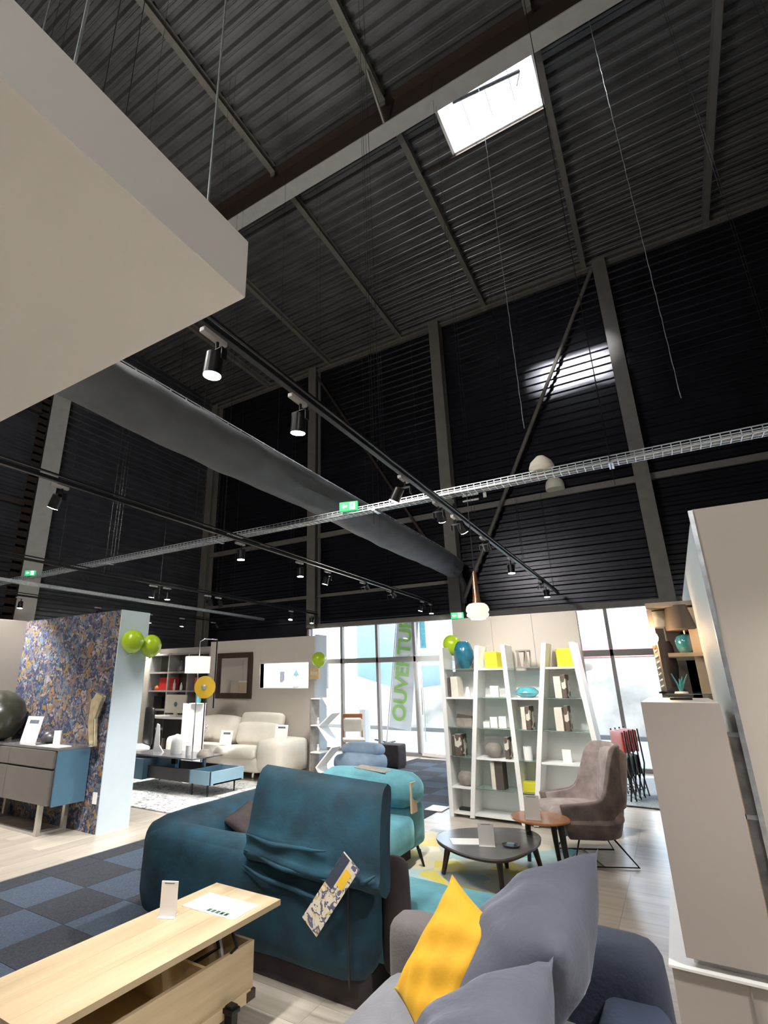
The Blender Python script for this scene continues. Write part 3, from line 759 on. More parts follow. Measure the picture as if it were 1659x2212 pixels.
spot(Cx, 8.0, 3.38, 'unlit spotlight beside another over the framed mirror wall', (.3, 0), on=False)
spot(Cx, 10.6, 3.38, 'lit spotlight above the lit wall niche', (-.2, 0), power=.7)
spot(Cx, 11.5, 3.38, 'lit spotlight at the far end above the shopfront corner', (0, 0), power=.5)
Dx = -11.2
spot(Dx, 5.6, 3.36, 'lit spotlight low on the portal column at the far left', (0, 0), power=.7)
spot(Dx, 7.4, 3.36, 'unlit spotlight above the wallpapered wall', (.5, 0), on=False)
spot(Dx, 8.9, 3.36, 'lit spotlight above the two lime balloons', (0, .1), power=.9)
spot(Dx, 10.0, 3.36, 'lit small spotlight between the balloons and the mirror wall', (0, .1), power=.7)
spot(Dx, 11.2, 3.36, 'unlit spotlight far behind the mirror wall', (.8, 0), on=False)
# unseen track and spotlights added as fill light beside and behind the camera
track('added black lighting track out of view on the right of the camera', 1.6, -4, 8, 3.4)
for y in (-3.2, -.8, 1.2): spot(A, y, 3.38, 'added fill spotlight on the nearest track behind the camera at %s m' % ('three', 'one', 'zero')[int((y+3.2)/2.2)], (0, .1), power=1.0)
for i, y in enumerate((.2, 2.2, 4.4)):
    spot(1.6, y, 3.38, 'added fill spotlight %s on the right-hand track' % ('first', 'second', 'third')[i], (0, .35), power=.8)
def fill_lamp(x, y, z, e, label):  # hanging lamp added out of view to fill the hall and roof with light
    t = thing('added_fill_lamp', label, 'lamp', (x, y, z))
    MB().lathe([(.22, 0), (.20, .12), (.08, .24), (.07, .34)], (0, 0, 0), 20).build('reflector', 'sheet', t, smooth=40)
    MB().tube([(0, 0, .34), (0, 0, zroof(y)-z)], .006, 5).build('cord', 'blackm', t)
    MB().lathe([(.05, .02), (.06, .08), (.04, .14)], (0, 0, 0), 12).build('bulb', 'lens', t)
    ld = bpy.data.lights.new('lamp_light', 'POINT'); ld.energy = e; ld.color = (1, .96, .9); ld.shadow_soft_size = .3
    lo = bpy.data.objects.new('lamp_light', ld); COL.objects.link(lo); lo.location = (x, y, z-.32)
fill_lamp(-4.4, 1.0, 6.2, 260, 'added fill lamp hidden above the white bulkhead')
fill_lamp(1.6, -2.2, 4.6, 62, 'added fill lamp behind the camera on the right')
fill_lamp(-3.4, -2.6, 6.2, 90, 'added fill lamp behind the camera on the left')
# exit signs
def exit_sign(x, y, z, rz, label, s=1.0):
    t = thing('exit_sign', label, 'exit sign', (x, y, z), rz)
    MB().box(-.12*s, .12*s, -.015, .015, -.06*s, .06*s).build('sign_box', 'exitgreen', t, bevel=.004)
    b = MB(); yy = -.0175
    b.box(.015*s, .085*s, yy, -.015, -.045*s, .045*s); b.build('doorway_mark', 'signwhite', t)
    b = MB()
    b.prism_dir([(-.09*s, yy, 0), (-.06*s, yy, -.03*s), (-.06*s, yy, -.012*s), (-.02*s, yy, -.012*s), (-.02*s, yy, .012*s), (-.06*s, yy, .012*s), (-.06*s, yy, .03*s)], (0, .002, 0))
    b.build('arrow_mark', 'signwhite', t)
    b = MB(); yy = -.019
    b.box(.04*s, .058*s, yy, yy+.002, .022*s, .038*s); b.prism_dir([(.036*s, yy, -.005*s), (.055*s, yy, -.005*s), (.066*s, yy, .02*s), (.045*s, yy, .02*s)], (0, .002, 0))
    b.prism_dir([(.036*s, yy, -.005*s), (.046*s, yy, -.005*s), (.036*s, yy, -.038*s), (.027*s, yy, -.034*s)], (0, .002, 0))
    b.prism_dir([(.046*s, yy, -.005*s), (.055*s, yy, -.005*s), (.072*s, yy, -.03*s), (.062*s, yy, -.034*s)], (0, .002, 0))
    b.build('running_figure', 'exitgreen', t)
    return t
exit_sign(-2.92, 5.03, 3.61, math.radians(14), 'green exit sign with arrow and running figure on the cable tray by the duct', .95)
exit_sign(-2.53, 7.49, 2.545, math.radians(14), 'green exit sign on top of the bookcase partition', .75)
exit_sign(-9.85, 5.03, 3.60, math.radians(35), 'small green exit sign on the cable tray at the far left', .8)
# copper and glass pendant
t = thing('pendant_lamp', 'copper pendant lamp with a ribbed opal glass shade before the bookcase', 'lamp', (-1.52, 5.12, 2.27))
MB().tube([(0, 0, .38), (0, 0, 1.25)], .004, 5).build('cord', 'blackm', t)
MB().lathe([(.012, .40), (.022, .385), (.034, .14), (.045, .08)], (0, 0, 0), 16).build('stem', 'copper', t, smooth=40)
MB().lathe([(.03, .085), (.08, .075), (.105, .05), (.112, .02), (.108, -.0), (.098, -.01), (.108, -.025), (.104, -.045), (.085, -.06), (.06, -.07)], (0, 0, 0), 24).build('shade', mat('opal_copper_glass', (.85, .62, .50), .15, 0, var=.15, coat=.6, emit=(1, .8, .65), es=.35), t, smooth=60)
MB().lathe([(.07, -.068), (.07, -.074)], (0, 0, 0), 20).build('diffuser', mat('opal_diffuser', (1, 1, 1), .4, var=0, emit=(1, .95, .88), es=2.5), t)
# fittings on the far wall
t = thing('wall_dome', 'pale dome siren on the far wall rail', 'siren', (-1.52, 11.9, 5.86))
MB().lathe([(.20, -.12), (.20, -.02), (.17, .08), (.09, .16), (.03, .19), (.03, .25)], (0, 0, 0), 20).build('dome', 'cream', t, smooth=50)
MB().box(-.05, .05, .0, .14, .18, .26).build('bracket', 'steel', t)
t = thing('junction_boxes', 'small white fittings in a row on the far wall beside the brace', 'fitting', (-3.4, 12.06, 5.98))
MB().box(-.62, -.52, 0, .05, -.05, .05).build('box', 'white', t); MB().box(-.3, .1, 0, .04, .06, .10).build('upper_strip', 'white', t); MB().box(-.3, .1, 0, .04, -.08, -.04).build('lower_strip', 'white', t); MB().box(.22, .3, 0, .05, -.05, .08).build('box', 'white', t)
single('round_detector', MB().lathe([(.10, -.04), (.12, 0), (.10, .06), (.04, .12)], (0, 0, 0), 16), 'cream', 'round cream detector on top of the cable tray where the brace passes', 'detector', loc=(-.75, 5.12, 3.63), smooth=40)

# ================================================================== BALLOONS
def balloon(x, y, z, r, label, rx=-.13):
    t = thing('balloon', label, 'balloon', (x, y, z), 0, 'lime green balloons')
    prof = [(r*math.sin(a)*(1 if a > PI*.5 else 1), r*-math.cos(a)) for a in [PI*k/14 for k in range(1, 14)]]
    prof = [(q*(1-.10*max(0, -h/r)), h*1.08) for q, h in prof]
    MB().lathe(prof, (0, 0, 0), 24).build('skin', 'lime', t, smooth=True)
    MB().lathe([(.004, -r*1.14), (.018, -r*1.12), (.008, -r*1.05)], (0, 0, 0), 8).build('knot', 'lime', t)
    MB().tube([(0, 0, -r*1.12), (rx*.4, .0, -r*1.25), (rx, 0, -r*1.5)], .003, 5).build('ribbon', 'paper', t)
    return t
balloon(-5.605, 4.24, 2.11, .134, 'lime balloon on the pale wall end, front one of the pair')
balloon(-5.60, 4.52, 2.07, .132, 'lime balloon on the pale wall end, rear one of the pair', -.13)
balloon(-5.62, 8.45, 2.03, .135, 'lime balloon at the right end of the mirror wall')
balloon(-2.60, 7.36, 2.12, .13, 'lime balloon half hidden behind the left of the white bookcase')

# ================================================================== LEFT BAY: SIDEBOARD
t = thing('sideboard', 'dark grey-brown sideboard with steel blue end on metal sled legs before the patterned wallpaper', 'sideboard', (-7.0, 3.9, 0))
o3 = (-7.0, 3.9, 0)
MB(o3).box(-7.93, -6.0, 3.72, 4.12, .885, .915).build('top', 'greytop', t, bevel=.004)
MB(o3).box(-7.9, -6.02, 3.74, 4.12, .32, .885).build('carcass', 'anth', t, bevel=.004)
MB(o3).box(-6.02, -6.0, 3.72, 4.12, .32, .885).build('end_panel', 'blue', t, label='steel blue end panel')
for (xa, xb) in ((-7.9, -7.0), (-6.99, -6.06)):
    MB(o3).box(xa, xb, 3.70, 3.74, .70, .88).build('drawer', 'taupe_lac', t, bevel=.004)
    MB(o3).box(xa, xb, 3.70, 3.74, .325, .68).build('door', 'taupe_lac', t, bevel=.004)
for x in (-7.6, -6.3):
    b = MB(o3)
    b.box(x, x+.05, 3.74, 3.79, 0.0, .32).box(x, x+.05, 4.05, 4.10, 0.0, .32).box(x, x+.05, 3.79, 4.05, 0, .03)
    b.build('leg', 'alu', t, bevel=.003, label='brushed metal sled leg')
MB(o3).box(-7.55, -6.3, 3.75, 3.78, 0, .03).build('foot_rail', 'alu', t, bevel=.003)
t = thing('round_vase', 'large dark olive round vase with tan opening at the left end of the sideboard', 'vase', (-7.60, 3.80, .915))
MB().lathe([(.10, 0), (.22, .05), (.31, .2), (.325, .33), (.28, .47), (.17, .58), (.05, .62)], (0, 0, 0), 28).build('body', 'olive', t, smooth=True)
b = MB(); b.M = Matrix.Translation((.17, -.27, .27)) @ Matrix.Rotation(math.radians(30), 4, 'Z') @ Matrix.Rotation(math.radians(90), 4, 'X')
b.lathe([(.10, -.06), (.12, .0), (.105, .012)], (0, 0, 0), 20); b.build('opening', 'tan', t, smooth=40, label='tan round opening')
def easel_sign(x, y, z, w_, h, rz, tilt, label, name='display_sign', m='paper', print_=True):
    t = thing(name, label, 'sign', (x, y, z), rz)
    b = MB(); b.M = Matrix.Rotation(tilt, 4, 'X'); b.box(-w_/2, w_/2, -.003, .003, 0, h); b.build('card', m, t)
    if print_:
        b = MB(); b.M = Matrix.Rotation(tilt, 4, 'X'); b.box(-w_*.28, w_*.3, -.0045, -.003, h*.72, h*.86); b.build('print', 'ink', t)
    b = MB(); b.box(-w_/2, w_/2, -.0, .07, 0, .004); b.build('foot', 'acryl', t)
    return t
easel_sign(-6.95, 3.88, .915, .30, .31, .1, -.2, 'white price card leaning on the sideboard beside the dark vase')
t = thing('pewter_bowl', 'small dark domed bowl on the sideboard behind the price card', 'bowl', (-6.68, 4.0, .915))
MB().lathe([(.03, 0), (.085, .01), (.105, .06), (.08, .115), (.04, .14)], (0, 0, 0), 20).build('bowl', 'pewter', t, smooth=True)
t = thing('candle', 'white pillar candle in the middle of the sideboard', 'candle', (-6.36, 3.9, .915))
MB().lathe([(.042, 0), (.042, .16)], (0, 0, 0), 18).build('wax', 'white', t, smooth=40); MB().tube([(0, 0, .16), (0, 0, .175)], .002, 5).build('wick', 'black', t)
single('brochure', MB().box(-.2, .2, -.1, .1, 0, .006), 'paper', 'white leaflet lying flat on the right of the sideboard', 'leaflet', loc=(-6.28, 3.82, .915))
t = thing('metal_sculpture', 'tall gilt and white leaf-shaped vase before the wallpaper', 'vase', (-5.86, 4.02, .915))
b = MB(); b.prism_dir([(-.05, 0, .0), (.05, 0, .0), (.0, 0, .30), (.11, 0, .56), (-.02, 0, .60), (-.12, 0, .50), (-.13, 0, .25)], (0, .05, 0)); b.build('leaf', mat('champagne_metal', (.62, .55, .38), .25, .8, var=.3, scale=10), t, bevel=.012)
b = MB(); b.lathe([(.05, 0), (.02, .012), (.012, .05)], (0, .025, 0), 14); b.build('foot', 'alu', t)

# ================================================================== MIDDLE LEFT: COFFEE TABLE, SOFA
t = thing('speckled_rug', 'white rug with grey speckles under the blue coffee table', 'rug', (-6.9, 6.3, 0))
MB((-6.9, 6.3, 0)).box(-8.3, -5.75, 5.25, 7.5, .004, .016).build('pile', 'rugw', t)
T = (-6.95, 6.45, 0)
t = thing('coffee_table', 'steel blue and anthracite lift-top coffee table on thin black legs', 'coffee table', T)
MB(T).box(-7.55, -6.45, 6.15, 6.19, .18, .36).build('front_panel', 'anth', t, bevel=.003)
MB(T).box(-7.55, -6.45, 6.81, 6.85, .18, .36).build('back_panel', 'anth', t, bevel=.003)
MB(T).box(-7.55, -5.98, 6.19, 6.81, .18, .20).build('tray_floor', 'anth', t)
MB(T).box(-6.45, -6.43, 6.15, 6.85, .18, .36).build('divider', 'blue', t)
MB(T).box(-6.43, -6.0, 6.15, 6.17, .18, .36).box(-6.43, -6.0, 6.83, 6.85, .18, .36).box(-6.02, -5.98, 6.15, 6.85, .18, .36).build('tray', 'blue_lt', t, label='light blue open tray end')
MB(T).box(-8.0, -7.4, 6.05, 6.85, .16, .46).build('drawer_box', 'blue', t, bevel=.004)
MB(T).box(-7.9, -6.35, 6.1, 6.75, .50, .52).build('lift_top', 'greytop', t, bevel=.003)
MB(T).box(-6.5, -6.46, 6.45, 6.5, .36, .50).build('lift_arm', 'blue', t)
MB(T).box(-7.2, -7.1, 6.45, 6.5, .36, .50).build('lift_arm', 'blackm', t)
for (x, y) in ((-7.85, 6.12), (-7.85, 6.8), (-6.42, 6.2), (-6.1, 6.78), (-6.1, 6.2)):
    MB(T).tube([(x, y, .016), (x, y, .18)], [.010, .016], 8).build('leg', 'blackm', t)
def holder(x, y, z, w_, h, label, rz=0, m='acryl'):
    t = thing('acrylic_sign_holder', label, 'sign holder', (x, y, z), rz)
    MB().box(-w_/2, w_/2, -.004, .004, .0, h).build('upright', m, t, bevel=.002)
    MB().box(-w_/2, w_/2, -.03, .03, 0, .004).build('foot', m, t)
    MB().box(-w_*.3, w_*.3, -.0052, -.004, h*.93, h*.955).build('clip', 'ink', t)
    return t
t = thing('jug', 'tall white rounded jug on the blue coffee table', 'jug', (-7.05, 6.4, .52)); MB().lathe([(.09, 0), (.095, .02), (.09, .18), (.06, .27), (.02, .30)], (0, 0, 0), 18).build('body', 'white', t, smooth=50)
t = thing('cup', 'small white cylinder vase beside the tall jug on the blue table', 'vase', (-6.72, 6.35, .52)); MB().lathe([(.04, 0), (.04, .15), (.03, .155)], (0, 0, 0), 14).build('body', 'white', t, smooth=50)
t = thing('grey_bowl', 'grey cone-shaped bowl at the right of the blue coffee table top', 'bowl', (-6.45, 6.45, .52)); MB().lathe([(.13, 0), (.125, .03), (.07, .09), (.05, .10)], (0, 0, 0), 18).build('body', 'stone', t, smooth=50)
t = thing('white_wedge', 'white folded card standing at the left of the blue table', 'sign', (-7.55, 6.45, .52))
MB().prism_dir([(-.12, 0, 0), (.13, 0, 0), (.02, 0, .1), (-.02, 0, .42), (-.08, 0, .44)], (0, .02, 0)).build('card', 'white', t)
# ivory leather sofa
S = (-7.2, 8.0, 0)
t = thing('leather_sofa', 'ivory leather sofa with two high back cushions against the mirror wall', 'sofa', S)
MB(S).rbox(-8.45, -6.3, 7.62, 8.5, .12, .36, .05).build('base', 'leather', t, smooth=True)
for (a, c) in ((-8.35, -7.4), (-7.38, -6.42)):
    MB(S).rbox(a, c, 7.58, 8.2, .33, .50, .07, bulge=.02).build('seat_cushion', 'leather', t, smooth=True)
b = MB(S); b.M = Matrix.Translation((-7.9, 8.3, .5)) @ Matrix.Rotation(-.18, 4, 'X'); b.rbox(-.5, .48, -.12, .12, 0, .48, .08, bulge=.03); b.build('back_cushion', 'leather', t, smooth=True)
b = MB(S); b.M = Matrix.Translation((-6.9, 8.28, .48)) @ Matrix.Rotation(-.18, 4, 'X'); b.rbox(-.5, .5, -.12, .12, 0, .40, .08, bulge=.03); b.build('back_cushion', 'leather', t, smooth=True)
b = MB(S); b.M = Matrix.Translation((-6.9, 8.38, .80)) @ Matrix.Rotation(-.22, 4, 'X'); b.rbox(-.5, .5, -.08, .08, 0, .26, .06, bulge=.02); b.build('headrest', 'leather', t, smooth=True)
MB(S).rbox(-6.42, -5.86, 7.62, 8.5, .12, .66, .09, bulge=.02).build('armrest', 'leather', t, smooth=True)
MB(S).rbox(-8.75, -8.4, 7.62, 8.5, .12, .62, .09, bulge=.02).build('armrest', 'leather', t, smooth=True)
for (x, y) in ((-8.6, 7.7), (-6.0, 7.7), (-8.6, 8.4), (-6.0, 8.4), (-6.5, 7.7)):
    MB(S).tube([(x, y, 0.0), (x, y, .13)], .022, 8).build('leg', 'chrome', t)
def cushion(name, m, pts, th, label, seed=1, n=12):
    c = Vector(pts[0])*0
    for p in pts: c += Vector(p)
    c /= 4; zmin = min(p[2] for p in pts)
    o = (c.x, c.y, zmin)
    t = thing(name, label, 'cushion', o)
    MB(o).pillow(*pts, th, n=n, seed=seed).build('cover', m, t, smooth=True, weld=True)
    return t
cushion('cushion', 'rugw', [(-8.35, 7.75, .50), (-7.95, 7.85, .50), (-7.98, 8.05, .84), (-8.38, 7.95, .82)], .12, 'patterned white and grey cushion at the left end of the ivory sofa')
easel_sign(-7.35, 7.86, .505, .26, .26, .2, -.25, 'white price card with a small picture on the ivory sofa seat')
easel_sign(-6.12, 7.98, .675, .24, .22, .3, -.2, 'small picture card on the right armrest of the ivory sofa')
# framed mirror on the wall
t = thing('framed_mirror', 'mirror in a wide dark wood frame on the taupe wall', 'mirror', (-7.86, 8.59, 1.31))
m3 = (-7.86, 8.59, 1.31)
X0, X1, Z0, Z1 = -8.36, -7.37, 1.31, 2.24
b = MB(m3); b.box(X0, X1, 8.55, 8.594, Z1-.11, Z1).box(X0, X1, 8.55, 8.594, Z0, Z0+.11).box(X0, X0+.11, 8.55, 8.594, Z0+.11, Z1-.11).box(X1-.11, X1, 8.55, 8.594, Z0+.11, Z1-.11)
b.build('frame', 'darkwood', t, bevel=.006); MB(m3).box(X0+.1, X1-.1, 8.57, 8.585, Z0+.1, Z1-.1).build('glass', 'mirror', t)
t = thing('orange_cabinet', 'cream and orange cabinet by the left wall, reflected in the framed mirror', 'cabinet', (-12.0, 3.5, 0))
MB().box(-.18, .15, -.5, .5, 0, 1.7).build('body', 'cream', t, bevel=.005); MB().box(.15, .17, -.48, -.02, .05, 1.65).build('door', 'orange', t, label='orange door'); MB().box(.15, .17, .02, .48, .05, 1.65).build('door', 'tan', t)
# in the niche
t = thing('niche_picture', 'small grey picture standing in the lit wall niche', 'picture', (-6.98, 9.1, 1.526)); MB().box(-.1, .1, 0, .02, 0, .36).build('frame', 'paper', t); MB().box(-.06, .06, -.003, 0, .1, .32).build('print', 'ink', t)
t = thing('niche_lamp', 'white dome lampshade in the lit wall niche', 'lamp', (-6.52, 8.96, 1.526))
MB().lathe([(.31, .03), (.30, .07), (.23, .15), (.10, .2), (.02, .21)], (0, 0, 0), 24).build('shade', 'shade', t, smooth=50); MB().lathe([(.06, 0), (.06, .02)], (0, 0, 0), 12).build('base', 'alu', t)
t = thing('teal_sailboat', 'small dark blue boat ornament in the lit niche', 'ornament', (-6.52, 8.95, 1.755));
MB().prism_dir([(-.07, 0, 0), (.07, 0, 0), (0, 0, .11)], (0, .02, 0)).build('sail', 'blue', t)
MB().tube([(0, .01, 0), (0, .01, -.02)], .01, 6).build('foot', 'blackm', t)
t = thing('orange_wall_box', 'small orange and cream box fixed at the end of the mirror wall', 'box', (-5.76, 8.5, 1.68))
MB().box(-.1, .1, 0, .06, 0, .2).build('box', mat('apricot', (.75, .48, .22), .5), t, bevel=.004); MB().box(-.08, .08, -.003, 0, .08, .14).build('stripe', 'cream', t)

# ================================================================== BACK LEFT: SHELVES, DESK, LAMPS
T = (-10.3, 9.4, 0)
t = thing('cubby_bookcase', 'tall dark open bookcase of square compartments behind the desk', 'bookcase', T)
xs = [-11.35, -10.65, -9.95, -9.25]; zs_ = [.1, .56, 1.0, 1.44, 1.88, 2.32]
MB(T).box(-11.4, -9.2, 9.54, 9.57, .05, 2.35).build('back', 'brownsh', t)
for x in xs: MB(T).box(x-.02, x+.02, 9.2, 9.55, 0, 2.35).build('upright', 'steel_lt', t)
for z in zs_:
    for a, c in zip(xs, xs[1:]): MB(T).box(a+.02, c-.02, 9.2, 9.55, z-.02, z+.02).build('shelf', 'steel_lt', t)
MB(T).box(-12.0, -11.42, 9.1, 9.55, 0, 2.4).build('side_cupboard', 'cream', t)
k = 0
for (x, z, m, w_, h, lb, nm) in ((-10.75, 1.46, 'red', .5, .30, 'red box in the second compartment of the dark bookcase', 'box'),
    (-11.1, 1.46, 'orange', .16, .14, 'small orange pot in the left column of the dark bookcase', 'pot'),
    (-10.5, 1.46, 'white', .08, .26, 'white bottle before the red box in the dark bookcase', 'bottle'),
    (-10.25, 1.46, 'white', .07, .18, 'short white bottle right of the red box in the dark bookcase', 'bottle'),
    (-10.35, 1.02, 'white', .2, .16, 'white curved ornament in the middle of the dark bookcase', 'ornament'),
    (-10.3, 1.90, 'pewter', .28, .26, 'dark round dish in the top compartment of the dark bookcase', 'dish'),
    (-11.0, 1.02, 'black', .3, .3, 'black box in the left column of the dark bookcase', 'box'),
    (-9.6, 1.46, 'orange', .3, .3, 'orange box in the right column of the dark bookcase', 'box')):
    if nm in ('bottle', 'pot', 'dish', 'ornament'):
        single(nm, MB().lathe([(w_*.4, 0), (w_*.5, h*.2), (w_*.45, h*.6), (w_*.2, h*.8), (w_*.18, h)], (0, 0, 0), 14), m, lb, nm, loc=(x, 9.3, z), smooth=50)
    else:
        single(nm, MB().box(-w_/2, w_/2, -.08, .12, 0, h), m, lb, nm, loc=(x, 9.33, z), bevel=.006)
T = (-9.78, 8.8, 0)
t = thing('reception_desk', 'white oval-topped desk with dark metal frame left of the mirror', 'desk', T)
b = MB(T); b.prism([(-9.78+.80*math.cos(a), 8.8+.36*math.sin(a)) for a in [2*PI*k/28 for k in range(28)]], .865, .91); b.build('top', 'white', t, bevel=.006)
for (x, y) in ((-10.3, 8.6), (-9.25, 8.6), (-10.3, 9.0), (-9.25, 9.0)):
    MB(T).tube([(x*.9+(-9.78)*.1, y, .865), (x, y, 0)], .022, 8).build('leg', 'blackm', t)
MB(T).box(-10.2, -9.35, 8.8, 8.84, .42, .83).build('modesty_panel', 'black', t)
t = thing('computer', 'cream desktop computer seen from behind on the white desk', 'computer', (-9.83, 8.8, .91))
MB().box(-.34, .34, -.02, .03, .06, .46).build('screen_back', 'cream', t, bevel=.015)
MB().box(-.11, .11, -.06, .1, 0, .012).box(-.05, .05, -.01, .03, .01, .1).build('stand', 'cream', t)
MB().lathe([(.055, -.024), (.05, -.021)], (0.02, 0, .25), 16, 'Y').build('dark_mark', 'ink', t)
T = (-9.0, 6.9, 0)
t = thing('office_chair', 'black high-backed office chair with a white seat shell left of the desk', 'chair', (-8.75, 6.95, 0))
b = MB(); b.M = Matrix.Rotation(math.radians(-25), 4, 'Z')
b.rbox(-.24, .24, .16, .24, .52, 1.18, .04, bulge=.02); b.build('backrest', 'black', t, smooth=True)
b = MB(); b.M = Matrix.Rotation(math.radians(-25), 4, 'Z'); b.rbox(-.25, .25, -.25, .2, .42, .52, .04); b.build('seat', 'white', t, smooth=True)
MB().tube([(0, 0, .42), (0, 0, .1)], .03, 8).build('column', 'chrome', t)
for k in range(5):
    a = 2*PI*k/5; MB().tube([(0, 0, .1), (.28*math.cos(a), .28*math.sin(a), .05), (.28*math.cos(a), .28*math.sin(a), .0)], [.02, .015, .02], 6).build('leg', 'black', t)
# arc floor lamp with white drum
t = thing('floor_lamp', 'chrome floor lamp with a white mottled drum shade before the bookcase', 'floor lamp', (-7.25, 6.95, 0))
MB().lathe([(.15, 0), (.15, .015), (.03, .025)], (0, 0, 0), 20).build('base', 'chrome', t)
MB().tube([(0, 0, .02), (0, 0, 1.5), (0, 0, 2.35), (.10, .02, 2.40), (.38, .05, 2.37)], .012, 8).build('pole', 'chrome', t, smooth=True)
MB().tube([(.38, .05, 2.37), (.38, .05, 1.2)], .012, 8).build('second_pole', 'blackm', t)
MB().lathe([(.22, 1.79), (.225, 2.08)], (-.02, 0, 0), 28).build('drum_shade', 'shade', t, smooth=40)
t = thing('disc_lamp', 'round golden yellow disc lamp with a grey centre on a thin stand', 'lamp', (-6.95, 6.85, 0))
b = MB(); b.M = Matrix.Rotation(math.radians(28), 4, 'Z'); b.lathe([(.035, -.05), (.05, -.05), (.18, -.02), (.19, 0), (.17, .02)], (0, 0, 1.55), 28, 'Y'); b.build('disc', 'gold', t, smooth=50)
b = MB(); b.M = Matrix.Rotation(math.radians(28), 4, 'Z'); b.lathe([(.05, -.055), (.045, -.07), (.02, -.075)], (0, 0, 1.55), 16, 'Y'); b.build('hub', 'alu', t)
MB().tube([(0, .02, 0), (0, .02, 1.45)], .01, 6).build('stand', 'blackm', t); MB().lathe([(.12, 0), (.12, .012)], (0, .02, 0), 18).build('base', 'blackm', t)
t = thing('display_stand', 'white folded display panels standing left of the framed mirror', 'display', (-7.7, 7.3, 0))
for i, (xa, ya, xb, yb) in enumerate(((-8.08, 7.42, -7.86, 7.32), (-7.86, 7.32, -7.62, 7.36), (-7.62, 7.36, -7.36, 7.30))):
    d = Vector((xb-xa, yb-ya, 0)); nrm = Vector((-d.y, d.x, 0)).normalized()*.012
    MB((-7.7, 7.3, 0)).hexa([(xa, ya, .0), (xb, yb, .0), (xb+nrm.x, yb+nrm.y, .0), (xa+nrm.x, ya+nrm.y, .0), (xa, ya, 1.25), (xb, yb, 1.25), (xb+nrm.x, yb+nrm.y, 1.25), (xa+nrm.x, ya+nrm.y, 1.25)]).build('panel', 'paper', t)
t = thing('aqua_bottle', 'pale turquoise glass bottle on top of the white display panels', 'bottle', (-7.62, 7.36, 1.25))
MB().box(-.16, .16, -.07, .07, 0, .012).build('tray', 'white', t); MB().lathe([(.05, .012), (.055, .08), (.03, .16), (.014, .2), (.014, .25)], (0, 0, 0), 14).build('body', 'aqua', t, smooth=50)

# ================================================================== BACK MIDDLE
T = (-5.4, 8.3, 0)
t = thing('zigzag_shelf', 'white zigzag shelf with taupe insides at the end of the mirror wall', 'shelf', T)
zz = [(-5.30, .0), (-5.46, .22), (-5.14, .55), (-5.42, .88), (-5.14, 1.10), (-5.32, 1.36)]
for (xa, za), (xb, zb) in zip(zz, zz[1:]):
    MB(T).prism_dir([(xa, 8.15, za), (xb, 8.15, zb), (xb-.03, 8.15, zb+.0), (xa-.03, 8.15, za+.0)], (0, .3, 0)).build('slanted_board', 'white', t)
MB(T).box(-5.62, -5.60, 8.16, 8.44, 0, 1.34).build('back', 'stone', t)
for z in (.0, .44, .88, 1.33): MB(T).box(-5.60, -5.40, 8.16, 8.44, z, z+.02).build('shelf', 'white', t)
for i, z in enumerate((.46, .90)):
    single('white_figurine', MB().lathe([(.02, 0), (.025, .05), (.01, .09), (.015, .12)], (0, 0, 0), 10), 'white', 'white figurine on the %s board of the zigzag shelf' % ('lower', 'upper')[i], 'figurine', loc=(-5.5, 8.25, z), smooth=True)
t = thing('blue_pouf', 'pale blue upholstered tub chair by the shop window', 'armchair', (-5.15, 9.15, 0))
MB().rbox(-.42, .42, -.35, .35, .06, .36, .12, bulge=.02).build('seat', mat('pale_blue_fabric', (.28, .38, .50), .85, var=.15), t, smooth=True)
MB().rbox(-.42, .36, -.05, .38, .3, .52, .12, bulge=.02).build('backrest', bpy.data.materials['pale_blue_fabric'], t, smooth=True)
for (x, y) in ((-.3, -.25), (.3, -.25), (-.3, .25), (.3, .25)): MB().tube([(x, y, 0), (x, y, .08)], .02, 6).build('leg', 'blackm', t)
t = thing('brown_stool', 'dark brown cube stool near the shop entrance', 'stool', (-5.02, 10.2, 0))
MB().rbox(-.23, .23, -.2, .2, .03, .44, .03).build('cover', 'brownfab', t, smooth=True); MB().box(-.2, .2, -.17, .17, 0, .04).build('base', 'black', t)
def wood_chair(x, y, rz, label):
    t = thing('dining_chair', label, 'chair', (x, y, 0), rz)
    for (a, c) in ((-.2, -.2), (.2, -.2)): MB().tube([(a, c, 0), (a, c, .45)], .018, 8).build('leg', 'walnut', t)
    for a in (-.2, .2): MB().tube([(a, .2, 0), (a, .2, .45), (a, .26, .95)], .018, 8).build('leg', 'walnut', t)
    MB().rbox(-.23, .23, -.23, .23, .43, .49, .025).build('seat', 'leather', t, smooth=True)
    MB().rbox(-.21, .21, .20, .25, .60, .86, .02).build('backrest', 'leather', t, smooth=True)
    MB().rbox(-.22, .22, .235, .285, .88, .97, .02).build('top_rail', 'walnut', t, smooth=True)
    return t
wood_chair(-5.95, 10.3, .6, 'cream dining chair with brown wood frame beside the shop window, left of the banner')

